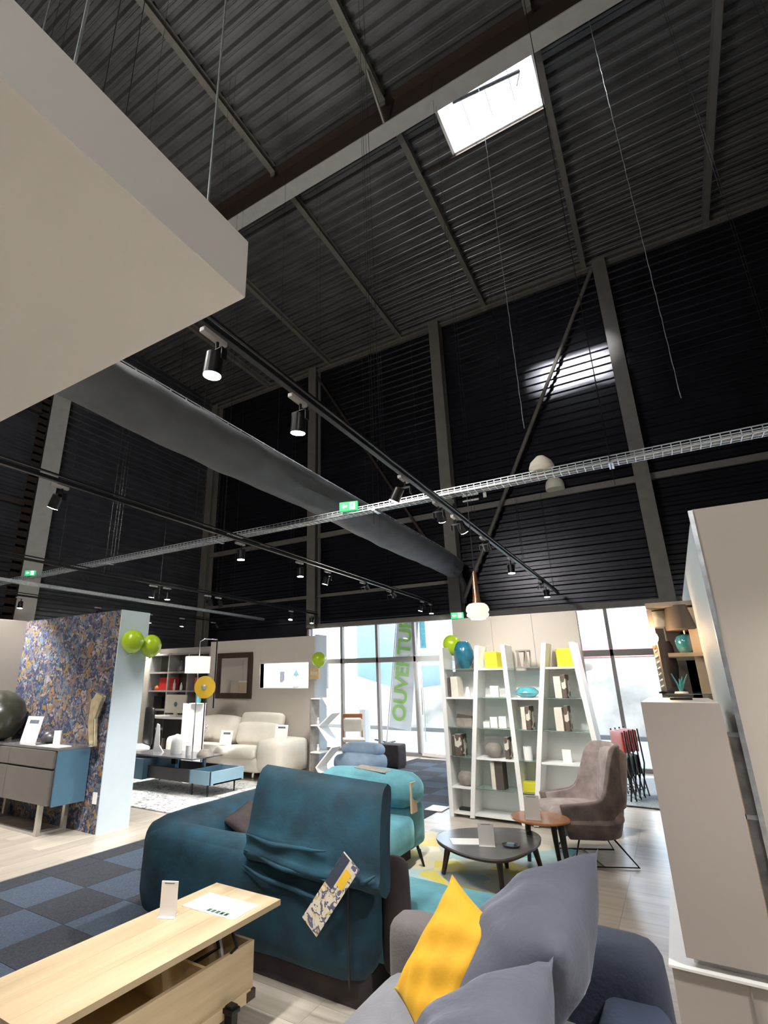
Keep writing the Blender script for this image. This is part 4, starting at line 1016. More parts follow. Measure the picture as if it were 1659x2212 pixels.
# ================================================================== WHITE BOOKCASE WITH SLANTED UPRIGHTS
T = (-1.8, 7.2, 0)
bk = thing('bookcase', 'white bookcase with slanted uprights and mixed white and glass shelves', 'bookcase', T)
UP = [(-2.64, -2.64), (-2.135, -2.38), (-1.80, -1.76), (-1.29, -1.63), (-.975, -.79)]   # x at top, x at floor
YA, YBK, HT = 7.0, 7.36, 2.07
for xt, xf in UP:
    MB(T).hexa([(xf-.028, YA, 0), (xf+.028, YA, 0), (xf+.028, YBK, 0), (xf-.028, YBK, 0), (xt-.028, YA, HT), (xt+.028, YA, HT), (xt+.028, YBK, HT), (xt-.028, YBK, HT)]).build('upright', 'white', bk, bevel=.003)
def upx(i, z): xt, xf = UP[i]; return xf+(xt-xf)*z/HT
levels = [.06, .35, .70, 1.05, 1.42, 1.78]
glassy = {(0, 5), (0, 3), (0, 2), (1, 1), (1, 3), (1, 4), (2, 5), (2, 3), (2, 2), (2, 1), (3, 4), (3, 3)}
for bay in range(4):
    for li, z in enumerate(levels):
        xa, xb = upx(bay, z)+.029, upx(bay+1, z)-.029
        g_ = (bay, li) in glassy
        th = .008 if g_ else .022
        MB(T).box(xa, xb, YA+.01, YBK-.02, z-th, z).build('shelf', 'gshelf' if g_ else 'white', bk, label='greenish glass shelf' if g_ else None)
    xa0, xb0, xa1, xb1 = upx(bay, .06)+.02, upx(bay+1, .06)-.02, upx(bay, 1.75)+.02, upx(bay+1, 1.75)-.02
    MB(T).hexa([(xa0, YBK-.012, .06), (xb0, YBK-.012, .06), (xb0, YBK, .06), (xa0, YBK, .06), (xa1, YBK-.012, 1.75), (xb1, YBK-.012, 1.75), (xb1, YBK, 1.75), (xa1, YBK, 1.75)]).build('back_panel', 'white', bk)
for i in (1, 3): MB(T).box(upx(i, 0)-.03, upx(i, 0)+.03, YA-.0, YBK, -.0, .012).build('foot', 'alu', bk)
# things on the bookcase
def at_shelf(bay, li, fx_): z = levels[li]; return (upx(bay, z)+.03+(upx(bay+1, z)-upx(bay, z)-.06)*fx_, YA+.14, z)
def vase_obj(name, prof, m, label, cat, p, n=20): return single(name, MB().lathe(prof, (0, 0, 0), n), m, label, cat, loc=p, smooth=50)
vase_obj('glass_vase', [(.06, 0), (.10, .06), (.135, .14), (.135, .24), (.10, .33), (.075, .36), (.07, .355)], 'tealglass', 'large teal blue glass vase on the top left shelf of the white bookcase', 'vase', at_shelf(0, 5, .60), 10)
def box_obj(name, sx, sy, sz, m, label, cat, p, rz=0, group=None):
    o = single(name, MB().box(-sx/2, sx/2, -sy/2, sy/2, 0, sz), m, label, cat, group, loc=p, bevel=.006); o.rotation_euler = (0, 0, rz); return o
box_obj('storage_box', .17, .16, .21, 'yel', 'lemon yellow box on the top shelf, second bay of the bookcase', 'box', at_shelf(1, 5, .55), -.2)
box_obj('storage_box', .19, .17, .22, 'yel', 'lemon yellow box on the top shelf, right bay of the bookcase', 'box', at_shelf(3, 5, .68), .25)
box_obj('storage_box', .17, .15, .11, 'yel', 'small lemon yellow box low in the third bay of the bookcase', 'box', at_shelf(2, 1, .5), .1)
# lantern of twigs
p = at_shelf(2, 5, .46); t = thing('lattice_lantern', 'taupe lattice lantern with white candles on the top shelf, third bay', 'lantern', p)
for k in range(10):
    a = 2*PI*k/10; a2 = a+.35*(-1)**k
    MB().tube([(.085*math.cos(a), .085*math.sin(a), .0), (.085*math.cos(a2), .085*math.sin(a2), .21)], .009, 6).build('slat', 'stone', t)
MB().lathe([(.092, .20), (.092, .22), (.078, .22), (.078, .20)], (0, 0, 0), 20).build('rim', 'stone', t); MB().lathe([(.092, 0), (.092, .015), (.07, .015)], (0, 0, 0), 20).build('base', 'stone', t)
vase_obj('aqua_bowl', [(.07, 0), (.09, .01), (.145, .055), (.14, .075), (.10, .115), (.065, .125)], 'aqua', 'faceted aqua bowl on the second shelf, third bay of the bookcase', 'bowl', at_shelf(2, 4, .52), 9)
def books(bay, li, fx_, spec, where):
    x, y, z = at_shelf(bay, li, fx_)
    for i, (w_, h, m, desc) in enumerate(spec):
        t = thing('book', '%s book, %s' % (desc, where), 'book', (x+w_/2, y, z), random.uniform(-.1, .1))
        MB().box(-w_/2, w_/2, -.09, .09, 0, h).build('cover', m, t, bevel=.003)
        MB().box(-w_/2+.004, w_/2-.004, -.086, .091, .004, h+.001).build('pages', 'paper', t)
        x += w_+.012
books(0, 4, .06, ((.03, .25, 'brownsh', 'dark slim'), (.10, .26, 'cream', 'thick cream')), 'second shelf of the left bay')
books(0, 2, .06, ((.035, .24, 'brownsh', 'dark'), (.09, .26, 'book', 'cream book-patterned')), 'fourth shelf of the left bay')
books(1, 1, .38, ((.05, .30, 'cream', 'cream'), (.09, .31, 'brownsh', 'dark brown patterned')), 'lowest glass shelf of the second bay')
books(1, 2, .78, ((.05, .25, 'book', 'patterned grey'),), 'fourth shelf of the second bay')
books(2, 3, .30, ((.05, .26, 'cream', 'cream'), (.05, .27, 'book', 'black and white spined')), 'third shelf of the third bay')
books(3, 4, .30, ((.08, .25, 'cream', 'thick cream'), (.05, .27, 'book', 'dark patterned')), 'second shelf of the right bay')
books(3, 3, .30, ((.09, .26, 'cream', 'wide cream'), (.05, .28, 'book', 'dark spotted')), 'third shelf of the right bay')
vase_obj('small_vase', [(.03, 0), (.035, .04), (.022, .09), (.018, .13)], 'white', 'small white vase on the second shelf of the left bay', 'vase', at_shelf(0, 4, .70))
box_obj('photo_block', .11, .05, .14, 'paper', 'white picture block on the second shelf of the second bay', 'picture', at_shelf(1, 4, .52))
t = thing('folded_stand', 'grey tilted box with dark lid on the third shelf of the left bay', 'box', at_shelf(0, 3, .58), .2)
MB().box(-.1, .1, -.07, .07, 0, .11).build('body', 'stone', t, bevel=.005); MB().hexa([(-.1, -.07, .11), (.1, -.07, .11), (.1, .07, .11), (-.1, .07, .11), (-.09, -.07, .155), (.1, -.07, .13), (.1, .07, .13), (-.09, .07, .155)]).build('lid', 'brownsh', t)
for i, (fx_, w_, h) in enumerate(((.22, .08, .07), (.45, .09, .13), (.72, .09, .14))):
    box_obj('white_jar', w_, .07, h, 'white', 'white box on the third shelf of the second bay, %s' % ('lowest, at the left', 'in the middle', 'at the right')[i], 'box', at_shelf(1, 3, fx_), .15)
def round_pot(p, label):
    t = thing('round_pot', label, 'vase', p)
    MB().lathe([(.05, 0), (.09, .03), (.11, .08), (.10, .13), (.06, .17), (.04, .175)], (0, 0, 0), 22).build('body', 'stone', t, smooth=50)
    b = MB(); b.M = Matrix.Translation((.01, -.06, .125)) @ Matrix.Rotation(math.radians(48), 4, 'X'); b.lathe([(.036, 0), (.034, .012)], (0, 0, 0), 16); b.build('opening', 'black', t, label='dark round opening')
round_pot(at_shelf(1, 2, .42), 'round taupe pot with dark hole, fourth shelf of the second bay')
round_pot(at_shelf(0, 1, .62), 'round taupe pot with dark hole, lowest shelf of the left bay')
vase_obj('frosted_vase', [(.05, 0), (.05, .15), (.045, .15)], 'white', 'frosted white cylinder on the fourth shelf of the third bay', 'vase', at_shelf(2, 2, .42))
box_obj('white_card', .10, .04, .14, 'paper', 'white card block on the fourth shelf of the right bay', 'sign', at_shelf(3, 2, .45))
box_obj('small_speaker', .16, .10, .03, 'black', 'flat black box on the floor shelf of the left bay', 'box', (-2.5, 7.16, .06))

# ================================================================== CENTRE: TABLES, ARMCHAIR, RUG
t = thing('patchwork_rug', 'patchwork rug of yellow, teal and cream shapes under the grey table', 'rug', (-1.8, 5.4, 0))
b = MB((-1.8, 5.4, 0)); b.prism([(-2.62, 4.5), (-1.15, 4.5), (-1.10, 6.30), (-2.62, 6.30)], .002, .012); b.build('pile', 'rug', t)
def smooth_outline(pts, n=8):
    out = []; m = len(pts)
    for i in range(m):
        p0, p1, p2, p3 = [Vector(pts[(i+k-1) % m]) for k in range(4)]
        for j in range(n):
            u = j/n
            out.append(.5*((2*p1)+(-p0+p2)*u+(2*p0-5*p1+4*p2-p3)*u*u+(-p0+3*p1-3*p2+p3)*u**3))
    return [(p.x, p.y) for p in out]
T = (-1.6, 5.1, 0)
t = thing('coffee_table', 'low grey-topped coffee table with rounded triangular top and dark wood legs', 'coffee table', T)
ol = smooth_outline([(-2.0, 4.88), (-1.68, 4.60), (-1.36, 4.60), (-1.22, 5.0), (-1.22, 5.38), (-1.38, 5.58), (-1.68, 5.50), (-1.98, 5.22)])
MB(T).prism(ol, .285, .30).build('top', 'greytop', t, bevel=.003)
cx_, cy_ = -1.57, 5.12
MB(T).prism([(cx_+(x-cx_)*.985, cy_+(y-cy_)*.985) for x, y in ol], .268, .285).build('underside', 'darkwood', t)
for (x, y) in ((-1.98, 4.95), (-1.43, 4.80), (-1.25, 5.42), (-1.55, 5.40)):
    hx, hy = cx_+(x-cx_)*.85, cy_+(y-cy_)*.85
    MB(T).tube([(x, y, .012), (hx, hy, .27)], [.017, .03], 10).build('leg', 'darkwood', t, smooth=40)
T = (-1.22, 5.42, 0)
t = thing('side_table', 'round orange walnut side table with black legs beside the armchair', 'side table', T)
b = MB(T); b.lathe([(.235, .43), (.25, .437), (.25, .447), (.245, .452)], (-1.22, 5.42, 0), 40); b.build('top', 'walnut', t, smooth=35)
for (x, y) in ((-1.16, 5.74), (-1.42, 5.70), (-1.00, 5.30)):
    hx, hy = -1.20+(x+1.20)*.8, 5.47+(y-5.47)*.7
    MB(T).tube([(x, y, .012), (hx, hy, .43)], [.018, .03], 10).build('leg', 'black', t, smooth=40)
holder(-1.25, 5.30, .452, .13, .19, 'grey sign holder standing on the orange round table', .3)
holder(-1.55, 4.88, .30, .13, .17, 'grey sign holder standing on the low grey table', .4)
t = thing('leaflet', 'white leaflet lying on the left of the low grey table', 'leaflet', (-1.72, 4.92, .30)); t.rotation_euler = (0, 0, .5)
MB().box(-.15, .15, -.09, .09, 0, .004).build('sheet', 'paper', t)
t = thing('wire_tray', 'small metal dish of samples beside the sign holder on the grey table', 'dish', (-1.38, 4.98, .30))
MB().lathe([(.06, 0), (.075, .012), (.07, .014), (.055, .004)], (0, 0, 0), 16).build('dish', 'pewter', t); MB().box(-.03, .03, -.02, .02, .004, .022).build('sample', 'blue_lt', t)
# armchair : a wrap-around shell on a chrome sled base, facing -X and a little towards the camera
def armchair():
    t = thing('armchair', 'mottled brown suede wing armchair on a wire sled base by the bookcase', 'armchair', (-.93, 6.12, 0), math.radians(207))
    # local: faces +X
    def shell(off, m, name, zlow, grow=0):
        b = MB(); n = 36; rows = 9; vs = []; fs = []
        for i in range(n+1):
            th = math.radians(-128+256*i/n)       # 0 = behind
            a = abs(th)
            back = 1/(1+math.exp((a-math.radians(70))/.10))
            top = .55+.47*back-.05*max(0, a-1.5)
            rx, ry = .34-off, .38-off
            fr = max(0, (a-math.radians(90)))/math.radians(38)
            x = -rx*math.cos(th) if a < PI/2 else rx*.9*fr*1.15
            y = ry*math.sin(th) if a < PI/2 else math.copysign(ry*(1-.05*fr), th)
            for j in range(rows+1):
                u = j/rows; z = zlow+(top-zlow)*u
                tp = .74+.26*min(1, max(0, z-.2)/.35)**.6
                lean = -.06*max(0, (z-.5))*back
                vs.append((x*tp+lean, y*tp, z-(.0 if u < 1 else .0)))
        for i in range(n):
            for j in range(rows):
                q = (i*(rows+1)+j, (i+1)*(rows+1)+j, (i+1)*(rows+1)+j+1, i*(rows+1)+j+1); fs.append(q)
        b.add(vs, fs)
        o = b.build(name, m, t, smooth=True)
        sm = o.modifiers.new('thick', 'SOLIDIFY'); sm.thickness = grow; sm.offset = 1 if off == 0 else -1
        bv = o.modifiers.new('round', 'BEVEL'); bv.width = .018; bv.segments = 3
        return o
    shell(0, 'chairfab', 'shell', .22, .05)
    shell(.055, 'chair_in', 'inner_padding', .36, .05)
    b = MB(); b.rbox(-.24, .38, -.31, .31, .34, .47, .06, bulge=.02); b.build('seat_cushion', 'chair_in', t, smooth=True)
    b = MB(); b.M = Matrix.Translation((-.24, 0, .46)) @ Matrix.Rotation(math.radians(-10), 4, 'Y'); b.rbox(-.06, .06, -.24, .24, 0, .52, .055, bulge=.015); b.build('back_cushion', 'chair_in', t, smooth=True)
    b = MB(); b.rbox(-.20, .26, -.20, .20, .20, .35, .05); b.build('underside', 'chairfab', t, smooth=True)
    for s in (-1, 1):
        MB().tube([(.14, s*.13, .21), (.26, s*.27, .012), (-.30, s*.27, .012), (-.16, s*.13, .21)], .009, 8).build('sled_leg', 'blackm', t, smooth=40)
    MB().tube([(.0, -.27, .012), (.0, .27, .012)], .007, 6).build('cross_rod', 'blackm', t)
    return t
armchair()
# ================================================================== TEAL CORNER SOFA
T = (-2.5, 4.0, 0)
ts = thing('corner_sofa', 'large teal velvet corner sofa seen from behind, with one raised headrest', 'sofa', T)
MB(T).box(-3.2, -2.4, 2.95, 5.2, 0, .13).build('plinth', 'brownfab', ts); MB(T).box(-2.4, -1.65, 2.86, 3.4, 0, .13).build('plinth', 'brownfab', ts)  # dark brown base stands in for the shadow in the recess below
MB(T).rbox(-3.36, -1.56, 2.76, 3.06, .11, .66, .13, n=10, bulge=.01, wob=.003).build('rear_back', 'teal', ts, smooth=True)
MB(T).rbox(-3.42, -3.06, 2.80, 5.4, .11, .70, .15, n=12, bulge=.02, wob=.004).build('side_back', 'teal', ts, smooth=True)
MB(T).rbox(-3.20, -2.30, 5.0, 5.38, .11, .50, .07, n=8, bulge=.01).build('far_arm', 'teal_lit', ts, smooth=True)
MB(T).rbox(-3.30, -2.26, 4.92, 5.34, .46, .76, .13, n=10, bulge=.02, wob=.004).build('far_headrest', 'teal_lit', ts, smooth=True)
MB(T).rbox(-3.1, -2.26, 3.9, 5.05, .14, .42, .07, n=8, bulge=.015).build('seat_cushion', 'teal_lit', ts, smooth=True)
MB(T).rbox(-3.1, -2.26, 3.02, 3.92, .14, .42, .07, n=8, bulge=.015).build('seat_cushion', 'teal_lit', ts, smooth=True)
MB(T).rbox(-2.28, -.98, 3.02, 3.58, .13, .42, .07, n=8, bulge=.015, wob=.003).build('chaise_seat', 'teal_lit', ts, smooth=True)
# raised headrest flap with a gathered fold
b = MB(T); n, m_ = 26, 30; vs = []; fs = []
def flap(u, v, side):      # u across, v up
    x = -2.33+.87*u; z = .58+.52*v
    w_ = .06+.03*math.sin(PI*u)**.5
    fold = .026*math.exp(-((v-.12)/.05)**2)+.016*math.exp(-((v-.30)/.05)**2)*(.5+.5*math.sin(u*4+1))
    y = 2.80-(w_*(1-(2*v-1)**8)**.5 if side else -w_*(1-(2*v-1)**8)**.5)-(fold+.006*math.sin(u*21+v*9)*math.exp(-v*4) if side else 0)+.10*v*v
    x += .02*(1-v)*(2*u-1)-.0
    z += -.04*u+.008*math.sin(u*9)*(v < .3)
    return (x, y, z)
for sd_ in (True, False):
    o_ = len(vs)
    for i in range(n+1):
        for j in range(m_+1): vs.append(flap(i/n, j/m_, sd_))
    for i in range(n):
        for j in range(m_):
            q = [o_+i*(m_+1)+j, o_+(i+1)*(m_+1)+j, o_+(i+1)*(m_+1)+j+1, o_+i*(m_+1)+j+1]; fs.append(q if sd_ else q[::-1])
s0 = (n+1)*(m_+1)
for j in range(m_):
    fs.append([j, j+1, s0+j+1, s0+j]); k = n*(m_+1); fs.append([k+j, s0+k+j, s0+k+j+1, k+j+1])
b.add(vs, fs); b.build('headrest', 'teal', ts, smooth=55, weld=True, label='raised dark teal headrest with gathered fold')
b = MB(T); b.tube([(-1.64, 2.752, .13), (-1.64, 2.745, .35), (-1.64, 2.752, .58)], .006, 6); b.build('seam', 'black', ts)
for k, (za, zb, xa, xb, dy) in enumerate(((.66, .60, -2.33, -1.72, .0), (.74, .735, -2.33, -1.75, 0), (.57, .50, -2.36, -1.72, 0), (.62, .66, -1.62, -1.46, 0))):
    pts = [(xa+(xb-xa)*i/12, 2.705+dy+.012*math.sin(i*.9+k)+(.02 if k == 2 else 0), za+(zb-za)*i/12-.02*math.sin(PI*i/12)) for i in range(13)]
    MB(T).tube(pts, [.004+.010*math.sin(PI*i/12) for i in range(13)], 7).build('fold', 'teal', ts, smooth=True)
MB(T).rbox(-1.58, -1.43, 2.98, 3.10, .12, .66, .05, n=7, bulge=.01).build('inner_arm', 'brownfab', ts, smooth=True, label='dark brown inner side of the back')
b = MB(T); b.box(-2.28, -2.262, 4.98, 5.10, .44, .70); b.build('end_strap', 'tan', ts, label='tan strap on the far headrest end')
for (x, y) in ((-2.32, 5.26), (-3.1, 5.26), (-1.1, 3.5), (-2.2, 5.05)):
    MB(T).tube([(x, y, 0), (x-.03, y-.03, .15)], [.010, .016], 8).build('leg', 'blackm', ts)
cushion('cushion', 'brownfab', [(-3.10, 3.30, .62), (-2.72, 3.36, .42), (-2.80, 3.70, .45), (-3.16, 3.72, .70)], .12, 'dark brown cushion lying against the teal sofa back at the left')
def flat_brochure(c, u, v, w_, h, m, label, th=.004, cat='brochure'):
    c, u, v = Vector(c), Vector(u).normalized(), Vector(v).normalized(); nn = u.cross(v).normalized()*th
    t = thing('brochure', label, cat, c)
    b = MB(c); a = c-u*w_/2-v*h/2
    b.prism_dir([a, a+u*w_, a+u*w_+v*h, a+v*h], nn); b.build('sheet', m, t)
    return t, nn
t, nn = flat_brochure((-1.70, 2.672, .555), (.55, 0, -.42), (.58, .03, .76), .115, .42, 'brochure', 'long illustrated beige brochure pinned diagonally on the teal sofa back')
c = Vector((-1.70, 2.672, .555)); v_ = Vector((.58, .03, .76)).normalized(); u_ = Vector((.55, 0, -.42)).normalized()
b = MB(c); a = c+v_*.02+u_*-.057-nn*.4; b.prism_dir([a, a+u_*.05, a+u_*.05+v_*.185, a+v_*.185], nn*1.6); b.build('dark_photo', 'navy', t)
b = MB(c); a = c+v_*.06+u_*.0-nn*.4; b.prism_dir([a, a+u_*.04, a+u_*.04+v_*.10, a+v_*.10], nn*1.6); b.build('ochre_photo', 'gold', t)
flat_brochure((-2.72, 5.08, .775), (.97, -.2, -.03), (.1, .45, .06), .40, .12, 'stone', 'beige leaflet lying on top of the far teal headrest')
# ================================================================== FOREGROUND GREY SOFA
T = (-.75, 1.9, 0)
gs = thing('grey_sofa', 'slate and dark grey sofa in the bottom right foreground, seen from behind', 'sofa', T)
MB(T).rbox(-1.24, -.30, .75, 2.60, .10, .26, .05, n=6).build('base', 'greyfab', gs, smooth=True)
MB(T).rbox(-1.27, -.42, 1.62, 2.52, .24, .42, .08, n=9, bulge=.02).build('seat_cushion', 'seatgrey', gs, smooth=True)
MB(T).rbox(-1.27, -.42, .75, 1.60, .24, .42, .08, n=9, bulge=.02).build('seat_cushion', 'seatgrey', gs, smooth=True)
MB(T).rbox(-1.30, -.24, 2.50, 2.70, .10, .585, .07, n=10, bulge=.008).build('far_arm', 'greyfab', gs, smooth=True, label='dark grey-brown far arm')
MB(T).rbox(-.62, -.21, 2.50, 2.74, .10, .66, .07, n=10, bulge=.01).build('corner_post', 'navy', gs, smooth=True, label='navy rounded rear corner')
MB(T).rbox(-.42, -.20, .70, 2.56, .10, .52, .06, n=10, bulge=.01).build('back', 'bluefab', gs, smooth=True)
for (x, y) in ((-1.18, 2.5), (-.3, 2.6), (-1.18, .85), (-.3, .85)): MB(T).tube([(x, y, 0), (x, y, .11)], .025, 8).build('leg', 'darkwood', gs)
cushion('cushion', 'slate', [(-.86, 2.52, .46), (-.84, 1.86, .42), (-.40, 1.86, .86), (-.36, 2.52, .98)], .34, 'large slate grey velvet back cushion leaning at the far end of the grey sofa', 3, 22)
cushion('cushion', 'slate', [(-.86, 1.80, .44), (-.80, 1.10, .42), (-.34, 1.10, .88), (-.42, 1.84, .86)], .30, 'large slate grey velvet back cushion nearest the camera on the grey sofa', 4, 22)
cushion('cushion', 'yellow', [(-1.045, 2.07, .545), (-.83, 1.86, .45), (-.53, 2.04, .78), (-.845, 2.20, .90)], .15, 'mustard yellow velvet cushion leaning on the slate cushions', 6, 20)

# ================================================================== FOREGROUND LIFT-TOP OAK TABLE
T = (-2.2, 1.9, 0)
lt = thing('lift_top_table', 'pale oak coffee table with its top lifted forward, bottom left', 'coffee table', T)
b = MB(T); xs_ = [-2.40, -2.245, -2.09, -1.94]
for a, c in zip(xs_, xs_[1:]): MB(T).box(a+.0004, c-.0004, 1.25, 2.56, .495, .52).build('top_board', 'oak', lt)
X0, X1, Y0, Y1, Z0, Z1 = -2.62, -2.06, 1.22, 2.50, .10, .34
MB(T).box(X1-.02, X1, Y0, Y1, Z0, Z1).build('side_panel', 'oak', lt, bevel=.002)
MB(T).box(X0, X0+.02, Y0, Y1, Z0, Z1).build('side_panel', 'oak', lt, bevel=.002)
MB(T).box(X0+.02, X1-.02, Y1-.02, Y1, Z0, Z1).build('end_panel', 'oak', lt, bevel=.002)
MB(T).box(X0+.02, X1-.02, Y0, Y0+.02, Z0, Z1).build('end_panel', 'oak', lt, bevel=.002)
MB(T).box(X0+.02, X1-.02, Y0+.02, Y1-.02, Z0+.02, Z0+.035).build('bottom', 'oak_in', lt)
MB(T).box(X0+.02, X1-.02, 2.17, 2.19, Z0+.035, Z1-.01).build('divider', 'oak_in', lt)
MB(T).box(X0, X1-.35, Y0+.0, Y1, Z1, Z1+.02).build('fixed_top', 'oak', lt)
MB(T).box(X1-.0, X1+.012, Y0+.03, Y1-.03, Z0+.0, Z0+.05).build('lower_rail', 'oak', lt)
MB(T).box(X1-.005, X1+.014, 2.44, 2.505, Z0, Z0+.04).build('corner_bracket', 'darkwood', lt)
for y in (2.30, 1.45):
    MB(T).tube([(-2.30, y, .25), (-2.12, y, .36), (-2.18, y, .49)], .009, 6).build('hinge_arm', 'blackm', lt)
    MB(T).tube([(-2.20, y+.03, .22), (-2.03, y+.03, .37), (-2.10, y+.03, .49)], .008, 6).build('hinge_arm', 'blackm', lt)
    MB(T).box(-2.24, -2.04, y-.01, y+.06, .475, .495).build('hinge_plate', 'blackm', lt)
    MB(T).tube([(-2.15, y+.015, .44), (-2.10, y+.015, .28)], .014, 8).build('gas_strut', 'alu', lt)
for (x, y) in ((-2.02, 2.30), (-2.02, 1.4), (-2.55, 2.35), (-2.55, 1.4)):
    b = MB(T); b.box(x-.022, x+.022, y-.022, y+.022, .0, .16); b.box(x-.03, x+.03, y-.03, y+.03, .13, .15); b.build('leg', 'blackm', lt, bevel=.004)
holder(-2.28, 2.10, .52, .085, .15, 'small frosted sign holder standing on the lifted oak table top', .45)
t = thing('price_sheet', 'white printed price sheet lying on the oak table top', 'price sheet', (-2.15, 2.33, .5205)); t.rotation_euler = (0, 0, .03)
MB().box(-.17, .17, -.10, .10, 0, .003).build('sheet', 'paper', t)
for k in range(5): MB().box(.05, .15-.02*(k % 2), -.075+.03*k+.0, -.068+.03*k, .003, .0036).build('text_line', 'acryl', t)
for k in range(4): MB().box(-.14+.0*k, -.05, -.02+.02*k, -.012+.02*k, .003, .0036).build('text_line', 'acryl', t)
for k in range(5): MB().box(-.02+.028*k, .0+.028*k, -.085, -.055, .003, .0036).build('green_mark', 'greenk', t)

# ================================================================== RIGHT SIDE
T = (.3, 3.7, 0)
t = thing('tall_cabinet', 'tall plain taupe cabinet with white top at the right edge', 'cabinet', T)
MB(T).box(-.155, .17, 3.33, 4.25, .40, 1.49).build('body', 'taupe_dk', t)
MB(T).box(-.165, .175, 3.30, 3.33, .395, 1.50).build('front_panel', 'taupe_dk', t, bevel=.003)
MB(T).box(-.162, .17, 3.335, 4.26, 1.49, 1.50).build('top', 'white', t)
MB(T).box(-.14, .165, 3.36, 4.2, .36, .40).build('foot', 'white', t)
t = thing('plinth', 'low taupe plinth with white top under the tall cabinet', 'plinth', (.0, 3.4, 0))
MB((.0, 3.4, 0)).box(-.23, .20, 3.30, 5.4, 0, .35).build('body', 'taupe_dk', t); MB((.0, 3.4, 0)).box(-.24, .20, 3.28, 5.42, .35, .36).build('top', 'white', t)
MB((.0, 3.4, 0)).box(.055, .06, 3.290, 3.301, 0, .35).build('joint', 'stone', t)
single('tablet', MB().box(-.055, .055, -.05, .05, 0, .012), 'black', 'flat black tablet lying on top of the tall cabinet', 'tablet', loc=(.02, 3.8, 1.50), bevel=.003)
# narrow framed pictures leaning between cabinet and partition
T = (.21, 3.5, 1.0)
t = thing('framed_picture', 'narrow grey framed pictures wedged between the tall cabinet and the right partition', 'picture', (.21, 3.40, .36))
MB().box(-.03, .03, -.012, .012, 0, 1.0).build('canvas', mat('grey_landscape', (.22, .22, .23), .6, var=.7, scale=7), t)
MB().box(-.034, .034, -.016, .016, .98, 1.0).build('frame_rail', 'galv', t); MB().box(-.034, .034, -.016, .016, .62, .64).build('frame_rail', 'galv', t)
MB().box(-.034, -.026, -.016, .016, 0, .98).build('frame_side', 'tan', t)
# display shelving fixed to the side of the partition
T = (.05, 5.6, 0)
t = thing('display_shelving', 'brown and beige display shelving against the side of the right partition', 'shelving', T)
MB(T).box(-.10, -.06, 5.35, 5.40, 0, 2.2).build('post', 'stone', t); MB(T).box(.14, .22, 6.4, 6.45, 0, 2.3).build('post', 'tan', t)
MB(T).box(-.10, .242, 5.35, 6.45, .45, .48).build('shelf', 'tan', t); MB(T).box(.0, .242, 5.3, 6.3, 1.80, 1.83).build('shelf', 'tan', t, label='beige shelf carrying the blue lamp')
MB(T).box(-.10, .242, 5.35, 6.45, 1.10, 1.13).build('shelf', 'tan', t); MB(T).box(-.08, .242, 5.3, 6.2, 1.50, 1.508).build('shelf', 'gshelf', t, label='green glass shelf')
MB(T).box(-.10, .242, 5.35, 6.45, 2.22, 2.26).build('shelf', 'stone', t); MB(T).box(-.08, .242, 6.40, 6.42, 1.13, 2.2).build('back_board', 'brownsh', t)
MB(T).box(.18, .242, 5.35, 5.39, .48, 2.2).build('post', 'tan', t)
def table_lamp(x, y, z, label, body, bm, shade, sm):
    t = thing('table_lamp', label, 'lamp', (x, y, z))
    MB().lathe(body, (0, 0, 0), 20).build('base', bm, t, smooth=50)
    h = body[-1][1]; MB().tube([(0, 0, h-.01), (0, 0, shade[0][1]+.02)], .008, 6).build('stem', 'alu', t)
    MB().lathe(shade, (0, 0, 0), 28).build('shade', sm, t, smooth=40)
    return t
table_lamp(.15, 5.45, 1.83, 'table lamp with teal blue ceramic base and wide brown shade', [(.05, 0), (.075, .02), (.085, .09), (.07, .14), (.03, .16)], 'tealglass', [(.125, .19), (.135, .20), (.11, .40), (.10, .40)], 'brownsh')
t = table_lamp(.01, 5.62, 1.508, 'table lamp with beige drum shade and slender brown body', [(.07, 0), (.075, .02), (.03, .05), (.05, .22), (.035, .40), (.02, .44)], 'brownfab', [(.10, .56), (.10, .57), (.085, .70), (.08, .70)], 'cream')
t = thing('bulb_lamp', 'small lamp with a glowing warm bare bulb on a twisted rope cord', 'lamp', (-.085, 5.36, 1.508))
MB().lathe([(.035, 0), (.035, .012), (.01, .02)], (0, 0, 0), 16).build('base', 'blackm', t)
b = MB(); pts = [(.012*math.cos(k*1.1), .012*math.sin(k*1.1), .02+.34*k/40) for k in range(41)]; b.tube(pts, .007, 6); b.build('rope', 'paper', t)
MB().lathe([(.018, .36), (.02, .39), (.016, .40)], (0, 0, 0), 14).build('socket', 'copper', t)
MB().lathe([(.014, .40), (.032, .43), (.038, .455), (.030, .485), (.008, .50)], (0, 0, 0), 16).build('bulb', 'bulb', t, smooth=True)
pl = bpy.data.lights.new('bulb_light', 'POINT'); pl.energy = 4; pl.color = (1, .6, .3); pl.shadow_soft_size = .03
po = bpy.data.objects.new('bulb_light', pl); COL.objects.link(po); po.location = (-.13, 5.30, 1.96)
t = thing('coral_sculpture', 'turquoise branching coral ornament on the glass shelf', 'ornament', (.04, 5.40, 1.508)); rnd = random.Random(4)
MB().lathe([(.05, 0), (.045, .015)], (0, 0, 0), 14).build('base', 'white', t)
for k in range(9):
    a = rnd.uniform(0, 6.3); r = rnd.uniform(.03, .08); h = rnd.uniform(.08, .17)
    MB().tube([(0, 0, .015), (r*.4*math.cos(a), r*.4*math.sin(a), h*.5), (r*math.cos(a), r*math.sin(a), h)], [.012, .008, .004], 6).build('branch', 'aqua', t)
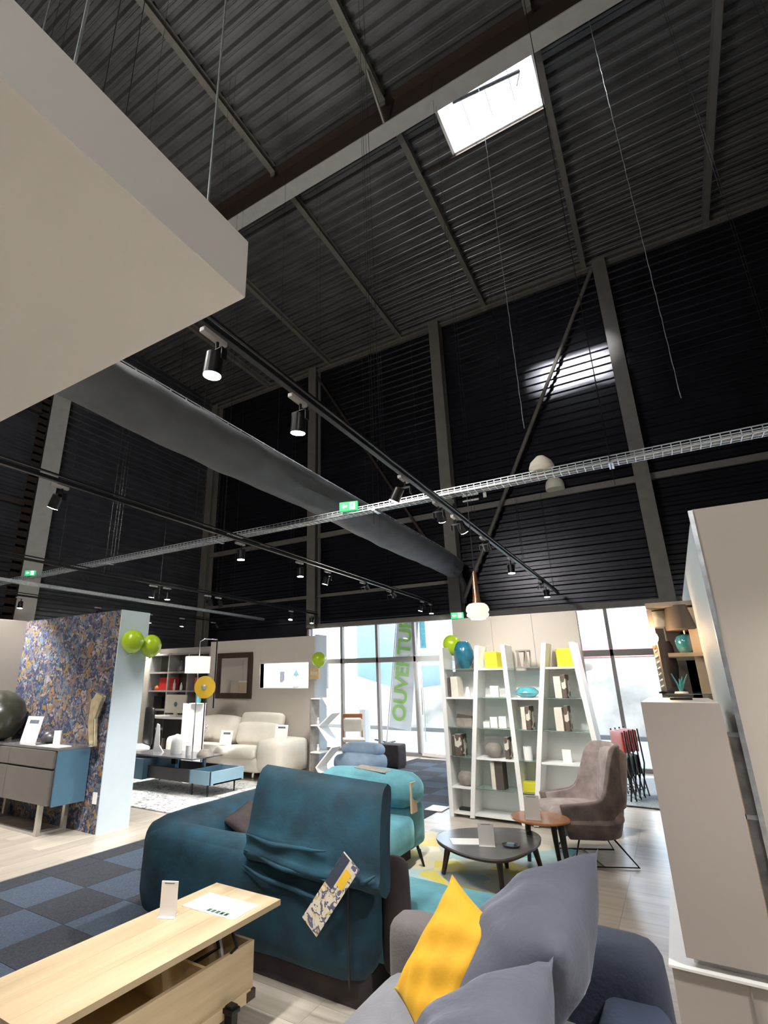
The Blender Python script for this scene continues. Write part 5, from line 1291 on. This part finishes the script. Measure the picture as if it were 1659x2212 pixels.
t = thing('white_bowl', 'white rounded bowl on the beige shelf below the blue lamp', 'bowl', (.05, 5.5, 1.13)); MB().lathe([(.05, 0), (.10, .06), (.11, .12), (.10, .12), (.04, .01)], (0, 0, 0), 18).build('body', 'white', t, smooth=50)
t = thing('wall_camera', 'small white box fixed at the top of the right partition side', 'sensor', (.17, 6.6, 2.33)); MB().rbox(-.05, .05, -.08, .08, -.06, .06, .015, n=5).build('body', 'white', t, smooth=True); MB().tube([(.04, 0, 0), (.055, 0, 0)], .02, 8).build('lens', 'black', t)
# grey rug, stacked chairs by the right windows
t = thing('grey_rug', 'speckled blue-grey rug with rounded edge by the right shop window', 'rug', (-.3, 10.0, 0))
MB((-.3, 10.0, 0)).prism(smooth_outline([(-1.05, 9.0), (-.6, 8.78), (.4, 8.9), (1.0, 9.6), (.9, 10.9), (-.2, 11.4), (-1.05, 10.8)], 6), .007, .018).build('pile', 'rugg', t)
def stack_chair():
    t = thing('folding_chair', 'x', 'chair', (0, 0, 0))
    MB().rbox(-.20, .20, -.014, .014, .60, .90, .012, n=6).build('backrest', 'red', t, smooth=True)
    MB().rbox(-.20, .20, -.030, -.002, .30, .56, .012, n=6).build('seat', 'black', t, smooth=True)
    for s in (-1, 1):
        MB().tube([(s*.22, .02, .92), (s*.22, .04, .45), (s*.22, -.04, .012)], .011, 7).build('leg', 'blackm', t); MB().tube([(s*.19, -.03, .56), (s*.19, .05, .012)], .010, 7).build('leg', 'blackm', t)
    MB().tube([(-.22, .0, .12), (.22, .0, .12)], .008, 6).build('crossbar', 'blackm', t)
    return t
c0 = stack_chair(); lbl = ('front', 'second', 'third', 'rearmost')
for i in range(4):
    c = c0 if i == 0 else dup(c0)
    c.location = (-.84+.045*i, 9.15+.17*i, .018); c.rotation_euler = (0, 0, math.radians(-62)); c['label'] = '%s red folding chair in the row behind the brown armchair' % lbl[i]; c['group'] = 'red chairs behind the brown armchair'
single('floor_leaflet', MB().box(-.12, .12, -.16, .16, 0, .004), 'paper', 'white leaflet standing on the floor left of the bookcase foot', 'leaflet', loc=(-2.95, 7.3, .0075))
